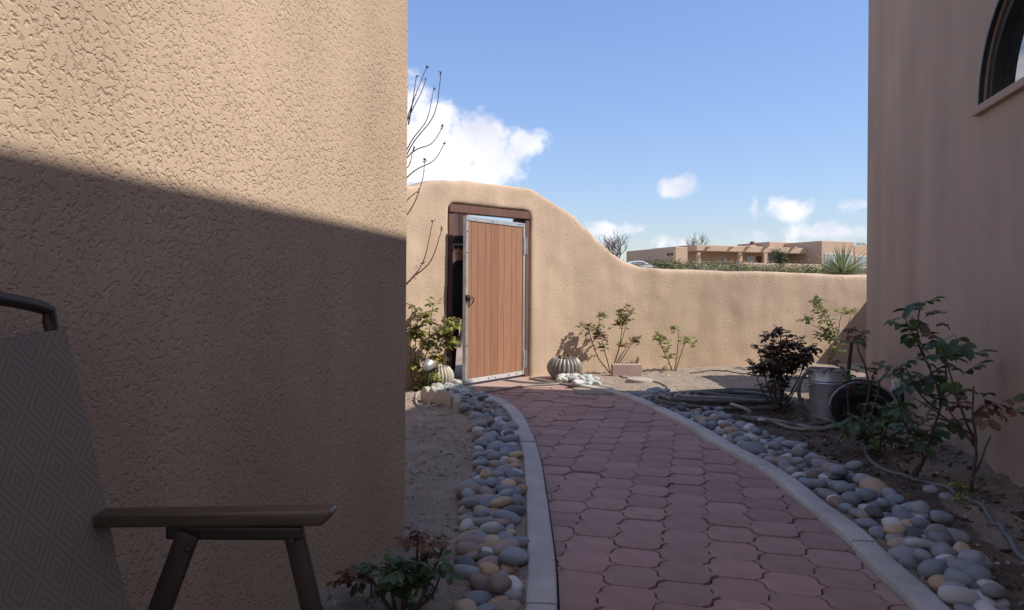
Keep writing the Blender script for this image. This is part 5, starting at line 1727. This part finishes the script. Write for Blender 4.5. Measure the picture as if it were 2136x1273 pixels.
# small pink-topped stand and wall tap
def stand():
    top_ = at(1776, 716, 5.9)
    b = gnd(1768, 800); b = Vector((at(1768, 770, 5.9).x, 5.9, 0))
    root = thing('bird_bath', b, 'small bird bath with thin pink dish on a slanting black post', 'bird bath')
    mb = MB(); mb.lathe([(0.002, 0.0), (0.085, 0.0), (0.105, 0.012), (0.108, 0.022), (0.095, 0.016), (0.002, 0.010)], 32, c=top_, M=Matrix.Rotation(R(8), 4, 'Y'), cap=False)
    mb.build('dish', m_pinkblock, root, smooth=50)
    mb = MB(); mb.tube([top_ + Vector((0.0, 0, 0.0)), at(1770, 770, 5.9), Vector((b.x - 0.02, b.y, -0.03))], [0.014, 0.016, 0.018], 10); mb.build('post', m_black, root, smooth=50)
stand()
def tap():
    c = at(1868, 800, 5.52)
    wl_pt = MR.inverted() @ c
    w = MR @ Vector((0.0, wl_pt.y, c.z))
    root = thing('wall_tap', w, 'brass and white wall tap with hoses hanging on the house wing', 'tap')
    mb = MB(); mb.tube([w + Vector((0.02, 0, 0)), w + Vector((-0.10, -0.01, 0)), w + Vector((-0.13, -0.01, -0.05))], [0.014, 0.016, 0.012], 8); mb.build('spout', m_galv, root, smooth=50)
    mb = MB(); mb.box(-0.135, -0.085, -0.05, -0.015, -0.06, 0.035, Matrix.Translation(w)); mb.build('timer_box', m_pale, root, bevel=0.006)
    mb = MB(); mb.tube([w + Vector((-0.06, -0.03, 0.02)), w + Vector((-0.06, -0.03, 0.07)), w + Vector((-0.02, -0.03, 0.085)), w + Vector((-0.10, -0.03, 0.085))], 0.007, 6); mb.build('tap_handle', m_black, root, smooth=50)
    for q in range(3):
        mb = MB()
        x = -0.05 - 0.035 * q
        mb.tube(smooth_curve([w + Vector((x, -0.02, -0.02)), w + Vector((x - 0.02, -0.06 - 0.02 * q, -0.14)), w + Vector((x + 0.02, -0.04, -0.24)), w + Vector((x + 0.01 * q, -0.08, -c.z + 0.03))], 0.04), 0.013, 8)
        mb.build('hanging_hose', (m_tyre, m_hose_dark, m_tyre)[q], root, smooth=50)
tap()

# ------------------------------------------------------------------ beyond the wall
def shrub(px, d, w, h, label, mat, n=420, group=None, leaf=0.06, gnd_z=None, name='desert_shrub', cat='shrub'):
    c = at(px, 600, d)
    z0 = terrain_z(c.x, c.y) if gnd_z is None else gnd_z
    root = thing(name, (c.x, c.y, z0), label, cat, group)
    st = MB(); fo = MB()
    tips = []
    for k in range(9):
        a = rnd(0, 6.28); t = rnd(0.35, 1.0)
        e = Vector((c.x + math.cos(a) * w * 0.4 * t, c.y + math.sin(a) * w * 0.4 * t, z0 + h * rnd(0.6, 0.95)))
        st.tube([Vector((c.x, c.y, z0 - 0.1)), Vector((c.x + math.cos(a) * w * 0.15, c.y + math.sin(a) * w * 0.15, z0 + h * 0.35)), e], [0.03, 0.02, 0.006], 5)
        tips.append(e)
    st.build('stem', m_grey_bark, root)
    for _ in range(n):
        t = random.choice(tips)
        p = t + Vector((random.gauss(0, w * 0.14), random.gauss(0, w * 0.14), random.gauss(-h * 0.12, h * 0.16)))
        if p.z < z0: continue
        leaflet(fo, leaf_frame(p), leaf * rnd(0.7, 1.4))
    f = fo.build('foliage', mat, root); f['kind'] = 'stuff'
    return root
shrub_list = [(1318, 46, 2.6, 1.2, m_desert3), (1400, 44, 2.2, 1.75, m_desert), (1420, 50, 2.8, 1.6, m_desert), (1448, 42, 2.4, 1.2, m_desert2), (1470, 52, 2.4, 1.5, m_desert), (1492, 45, 2.4, 1.2, m_desert2), (1520, 50, 2.6, 1.35, m_desert2), (1545, 44, 2.4, 1.15, m_desert),
              (1572, 50, 2.8, 1.3, m_desert2), (1600, 43, 2.5, 1.2, m_desert), (1625, 48, 2.8, 1.3, m_desert2), (1655, 42, 2.6, 1.15, m_desert), (1680, 50, 3.0, 1.4, m_desert), (1705, 44, 2.4, 1.3, m_desert3), (1735, 48, 2.6, 1.4, m_desert), (1770, 45, 2.6, 1.2, m_desert2), (1800, 44, 2.6, 1.2, m_desert2), (1385, 42, 2.2, 1.15, m_desert2)]
nm = {m_desert.name: 'olive', m_desert2.name: 'pale sage', m_desert3.name: 'deep green'}
for (px, d, w, h, mt) in shrub_list:
    shrub(px, d, w, h * rnd(0.78, 1.05), '%s desert shrub in the row beyond the low garden wall' % nm[mt.name], mt, 900, '%s shrubs beyond the wall' % nm[mt.name], 0.13)

# the neighbour's long adobe house across the road
def far_house():
    psi = R(20)
    A = Vector((math.cos(psi), math.sin(psi), 0)); B = Vector((-math.sin(psi), math.cos(psi), 0))
    O = at(1452, 600, 88); O.z = 0
    def a_at(px, b):
        k = pix_dir(px, 600).x
        q = O + B * b
        return (k * q.y - q.x) / (A.x - k * A.y)
    def zat(px, py, b):
        a = a_at(px, b); y = (O + A * a + B * b).y
        return CAMH + pix_dir(px, py).z * y
    M_ = Matrix(((A.x, B.x, 0, O.x), (A.y, B.y, 0, O.y), (0, 0, 1, 0), (0, 0, 0, 1)))
    G = 3.0
    root = thing('adobe_house', (O.x, O.y, G), 'long low pinkish adobe house across the road with a columned porch', 'house')
    def bx(name, px0, px1, b0, b1, y_top, mat=m_far, y_bot=None, parent=root, bev=0.06):
        a0, a1 = a_at(px0, b0), a_at(px1, b0)
        pm = (px0 + px1) / 2
        z1 = zat(pm, y_top, b0); z0 = G - 0.6 if y_bot is None else zat(pm, y_bot, b0)
        mb = MB(); mb.box(a0, a1, b0, b1, z0, z1, M_)
        return mb.build(name, mat, parent, bevel=bev, seg=1)
    garage = bx('garage_wall', 1408, 1434, -3.5, 8.0, 515.5)
    gd = MB(); a0 = a_at(1408, -3.5)
    gd.box(a0 - 0.06, a0 + 0.02, -0.5, 4.8, G - 0.5, zat(1380, 541, 0), M_); gd.build('garage_door', m_stucco_r, garage)
    for b_ in (-2.3, -3.0):
        sc_ = MB(); sc_.box(a0 - 0.18, a0 - 0.001, b_, b_ + 0.25, zat(1400, 533, -3), zat(1400, 528, -3), M_); sc_.build('wall_lantern', m_black, garage)
    bx('main_wall', 1434, 1700, 3.2, 12, 516)
    beam = bx('porch_beam', 1452, 1700, 0.0, 3.195, 514.5, y_bot=527)
    bx('porch_column', 1455, 1462, 0.05, 0.5, 527.1)
    bx('porch_column', 1541, 1549, 0.05, 0.5, 527.1)
    bx('porch_column', 1593, 1601, 0.05, 0.5, 527.1)
    for px in (1472, 1521, 1555, 1592, 1650):
        a = a_at(px, 0); z = zat(px, 517, 0)
        cn = MB(); cn.box(a, a + 0.28, -0.75, 0.2, z - 0.10, z + 0.12, M_); cn.build('roof_spout', m_far, beam)
    bx('upper_wall', 1604, 1692, 4.2, 11, 506)
    bx('upper_wall', 1640, 1692, 3.9, 4.19, 509)
    bx('block_wall', 1700, 1706, 0.5, 3.0, 515)
    tall = bx('tall_wall', 1713, 1781, -2.5, 7.5, 503.5)
    bx('end_wall', 1781.5, 1850, 1.0, 8, 514)
    ch = bx('chimney', 1565, 1577, 6.0, 7.0, 511, bev=0.02)
    bx('chimney_cap', 1568.5, 1573.5, 6.3, 6.8, 504, m_fardoor, 511.2, ch, 0.01)
    def opening(name, px0, px1, y0, y1, b, mat, trim=True):
        a0, a1 = a_at(px0, b), a_at(px1, b); pm = (px0 + px1) / 2
        z0, z1 = zat(pm, y1, b), zat(pm, y0, b)
        fr = MB()
        if trim:
            t = 0.12
            fr.box(a0 - t, a0, b - 0.08, b + 0.02, z0, z1 + t, M_); fr.box(a1, a1 + t, b - 0.08, b + 0.02, z0, z1 + t, M_); fr.box(a0, a1, b - 0.08, b + 0.02, z1, z1 + t, M_); fr.box(a0, a1, b - 0.08, b + 0.02, z0 - t, z0, M_)
            f = fr.build(name, m_pale, root)
            pn = MB(); pn.box(a0, a1, b - 0.05, b + 0.01, z0, z1, M_); pn.build('pane', mat, f)
            if px1 - px0 > 14:
                mm = MB()
                am = (a0 + a1) / 2
                mm.box(am - 0.05, am + 0.05, b - 0.07, b + 0.015, z0, z1, M_); mm.build('mullion', m_pale, f)
        else:
            pn = MB(); pn.box(a0, a1, b - 0.06, b + 0.01, z0, z1, M_); pn.build(name, mat, root)
    opening('window', 1558, 1572, 536, 548, 3.2, m_farglass)
    opening('door', 1577, 1590, 535, 553, 3.2, m_fardoor, False)
    opening('window', 1603, 1612, 533, 549, 3.2, m_farglass)
    opening('window', 1640, 1657, 533, 548, 3.2, m_farglass)
    opening('window', 1661, 1678, 533, 548, 3.2, m_farglass)
    opening('window', 1721, 1738, 531, 556, -2.5, m_farglass)
    opening('window', 1741, 1775, 531, 556, -2.5, m_farglass)
    opening('window', 1786, 1815, 536, 558, 1.0, m_farglass)
    # low front yard wall
    lw_ = bx('yard_wall', 1545, 1720, -8, -7.7, 550)
far_house()

def bare_tree(px, d, top_py, spread_px, label, trunk_r=0.16, n=3, seed=3, g=None):
    random.seed(seed)
    c = at(px, 600, d)
    z0 = terrain_z(c.x, c.y)
    root = thing('bare_tree', (c.x, c.y, z0), label, 'tree', g)
    H = at(px, top_py, d).z - z0
    tr = MB(); tw = MB()
    base = Vector((c.x, c.y, z0 - 0.2))
    fork = Vector((c.x, c.y, z0 + H * 0.35))
    tr.tube([base, (base + fork) / 2 + Vector((0.05, 0, 0)), fork], [trunk_r, trunk_r * .8, trunk_r * .65], 8)
    tr.build('trunk', m_grey_bark, root, smooth=60)
    k = d / FPX
    def grow(p, dr, L, r, lev):
        q = p
        P = [p]
        for _ in range(4):
            dr = (dr + Vector((rnd(-.25, .25), rnd(-.25, .25), rnd(-.12, .2)))).normalized()
            q = q + dr * L / 4
            P.append(q)
        tw.tube(P, [r * (1 - .5 * i / 4) for i in range(5)], 5, False)
        if lev == 0: return
        for _ in range(random.choice((3, 4))):
            i = random.randint(2, 4)
            d2 = (dr + Vector((rnd(-.9, .9), rnd(-.9, .9), rnd(-.3, .6)))).normalized()
            grow(P[i], d2, L * rnd(.55, .8), r * .5, lev - 1)
    for _ in range(6):
        a = rnd(0, 6.28)
        e = spread_px * k / max(0.1, H)
        grow(fork, Vector((math.cos(a) * e, math.sin(a) * e, 0.9)).normalized(), H * 0.33, trunk_r * .45, n)
    tw.build('crown', m_grey_bark, root, smooth=60)
    random.seed(seed + 50)
bare_tree(1282, 40, 487, 45, 'leafless grey tree showing over the slope of the adobe wall', 0.13, 3, 5)
bare_tree(1460, 112, 492, 40, 'bare tree rising behind the roof of the far adobe house', 0.22, 3, 11)
bare_tree(1505, 62, 528, 28, 'twiggy leafless shrub before the far porch', 0.05, 3, 21)

def green_tree(px, d, top_py, w_px, label, mat, n=1500, seed=1, base_py=None):
    random.seed(seed)
    c = at(px, 600, d); z0 = terrain_z(c.x, c.y)
    root = thing('green_tree', (c.x, c.y, z0), label, 'tree')
    H = at(px, top_py, d).z - z0; w = w_px * d / FPX
    tr = MB(); fo = MB()
    tr.tube([Vector((c.x, c.y, z0 - .2)), Vector((c.x + .05, c.y, z0 + H * .4)), Vector((c.x, c.y, z0 + H * .8))], [0.14, 0.1, 0.03], 7)
    cl = []
    for _ in range(16):
        a = rnd(0, 6.28); q = rnd(0.1, 0.42)
        e = Vector((c.x + math.cos(a) * w * q, c.y + math.sin(a) * w * q, z0 + H * rnd(0.42, 0.92)))
        tr.tube([Vector((c.x, c.y, z0 + H * .35)), e], [0.05, 0.015], 5); cl.append(e)
    tr.build('trunk', m_grey_bark, root)
    for _ in range(n):
        e = random.choice(cl)
        leaflet(fo, leaf_frame(e + Vector((random.gauss(0, w * .1), random.gauss(0, w * .1), random.gauss(0, H * .07)))), rnd(0.10, 0.22))
    fo.build('crown', mat, root)
green_tree(1627, 76, 518, 42, 'small round evergreen tree before the far adobe house', m_desert3, 1500, 31)
green_tree(1322, 130, 538, 60, 'dark distant evergreen tree left of the white car', m_desert3, 900, 32)
green_tree(1800, 115, 504, 50, 'evergreen tree topping the roof end of the far adobe house', m_desert3, 900, 33)

def yucca():
    random.seed(77)
    d = 15.0
    c = at(1757, 570, d)
    z0 = terrain_z(c.x, c.y)
    root = thing('yucca', (c.x, c.y, z0), 'spiky green yucca rosette standing just behind the low garden wall', 'yucca')
    tr = MB(); tr.tube([Vector((c.x, c.y, z0 - .1)), Vector((c.x, c.y, c.z))], [0.10, 0.08], 10); tr.build('trunk', m_grey_bark, root, smooth=60)
    sh = MB()
    pts = [(0, -0.017, 0), (0, 0.017, 0), (0.28, 0.022, 0.004), (0.28, -0.022, 0.004), (0.62, 0, -0.01), (0.28, 0, -0.010), (0, 0, -0.010)]
    sh.add(pts, [(0, 6, 5, 3), (6, 1, 2, 5), (3, 5, 4), (5, 2, 4)])
    me = sh.mesh('blade', m_yucca)
    for k in range(110):
        a = rnd(0, 6.28); el = math.asin(min(1, rnd(-0.25, 1.0)))
        M_ = Matrix.Translation(c) @ Matrix.Rotation(a, 4, 'Z') @ Matrix.Rotation(-el, 4, 'Y') @ Matrix.Rotation(rnd(-.5, .5), 4, 'X')
        s = rnd(0.85, 1.1)
        o = link('blade', me, root)
        o['_local'] = 1
        o.matrix_parent_inverse = Matrix.Translation(-root.location)
        o.matrix_basis = M_ @ Matrix.Translation((0.04, 0, 0)) @ Matrix.Diagonal((s, s, s, 1))
yucca()

def car():
    c = at(1340, 600, 82); z = at(1340, 545, 82).z - 1.43
    root = thing('parked_car', (c.x, c.y, z), 'white parked car half hidden by shrubs beyond the wall', 'car')
    M_ = Matrix.Translation((c.x - 0.3, c.y, z)) @ Matrix.Rotation(R(12), 4, 'Z')
    def prof_ext(pts, y0, y1, mat, name, parent=root, bev=0.05):
        n = len(pts)
        mb = MB(); mb.add([M_ @ Vector((x, y0, zz)) for x, zz in pts] + [M_ @ Vector((x, y1, zz)) for x, zz in pts], [tuple(range(n)), tuple(range(2 * n - 1, n - 1, -1))] + [(k, (k + 1) % n, n + (k + 1) % n, n + k) for k in range(n)])
        return mb.build(name, mat, parent, bevel=bev, seg=3, smooth=60)
    bodyp = [(-2.2, 0.25), (2.2, 0.25), (2.28, 0.45), (2.2, 0.68), (1.35, 0.88), (0.95, 0.96), (0.2, 1.36), (-0.2, 1.43), (-0.9, 1.42), (-1.5, 1.22), (-2.0, 0.98), (-2.25, 0.9), (-2.28, 0.5)]
    b = prof_ext(bodyp, -0.86, 0.86, m_car, 'body', bev=0.07)
    prof_ext([(0.78, 0.96), (0.16, 1.30), (-0.2, 1.36), (-0.4, 1.36), (-0.4, 0.94)], -0.872, -0.85, m_glass, 'window', bev=0.01)
    prof_ext([(-0.48, 0.94), (-0.48, 1.36), (-0.9, 1.35), (-1.4, 1.18), (-1.6, 1.0)], -0.872, -0.85, m_glass, 'window', bev=0.01)
    for x in (-1.4, 1.42):
        for y in (-0.82, 0.82):
            wm = MB(); wm.lathe([(0.02, -0.1), (0.24, -0.1), (0.32, -0.09), (0.33, 0), (0.32, 0.09), (0.24, 0.1), (0.02, 0.1)], 24, M=M_ @ Matrix.Translation((x, y, 0.33)) @ Matrix.Rotation(R(90), 4, 'X'))
            wh = wm.build('wheel', m_tyre, root, smooth=50)
            rm = MB(); rm.lathe([(0.02, -0.105), (0.2, -0.105), (0.2, 0.105), (0.02, 0.105)], 20, M=M_ @ Matrix.Translation((x, y, 0.33)) @ Matrix.Rotation(R(90), 4, 'X'))
            rm.build('rim', m_galv, wh)
    for y in (-0.6, 0.6):
        hm = MB(); hm.box(2.12, 2.27, y - 0.18, y + 0.18, 0.60, 0.70, M_); hm.build('headlight', m_pale, root, bevel=0.02)
car()

def wire_fence():
    d = 60
    p0 = at(1385, 600, d)
    z0 = lambda x: terrain_z(x, d)
    root = thing('wire_fence', (p0.x, d, z0(p0.x)), 'thin wire fence on posts running before the far house', 'fence')
    xs = [at(px, 600, d).x for px in (1400, 1433, 1468, 1502, 1536, 1570)]
    top_ = at(1433, 545, d).z
    for x in xs:
        mb = MB(); mb.tube([(x, d, z0(x) - 0.2), (x, d, top_)], 0.045, 6); mb.build('post', m_wire, root)
    for q in range(4):
        z = top_ - 0.03 - q * 0.28
        mb = MB(); mb.tube([(x, d - 0.045, z) for x in xs], 0.012 if q else 0.022, 5); mb.build('wire', m_wire, root)
wire_fence()

# pinkish neighbour building seen through the gate gap, with a shrub
nb_ = MB()
x1 = at(966, 600, 20).x
nb_.box(x1 - 8, x1, 20, 27, terrain_z(0, 20) - 0.3, 3.45)
nh = thing('adobe_house', (x1 - 4, 23, terrain_z(0, 20)), 'pinkish stucco house glimpsed through the gap beside the ajar gate', 'house')
nb_.build('wall', m_pink, nh, bevel=0.05, seg=2, smooth=40)
pl_ = MB(); pl_.box(x1 - 0.12, x1 + 0.10, 19.9, 20.4, terrain_z(0, 20) - 0.3, 3.38); pl_.build('pilaster', m_post, nh, bevel=0.02)
random.seed(5)
shrub(957, 13.5, 1.0, 1.85, 'feathery pale green shrub outside the gate behind the person', m_desert, 700, None, 0.05)

settle()
print('pavers', n_pav, 'stones', len(stones), 'objects', len(bpy.data.objects))
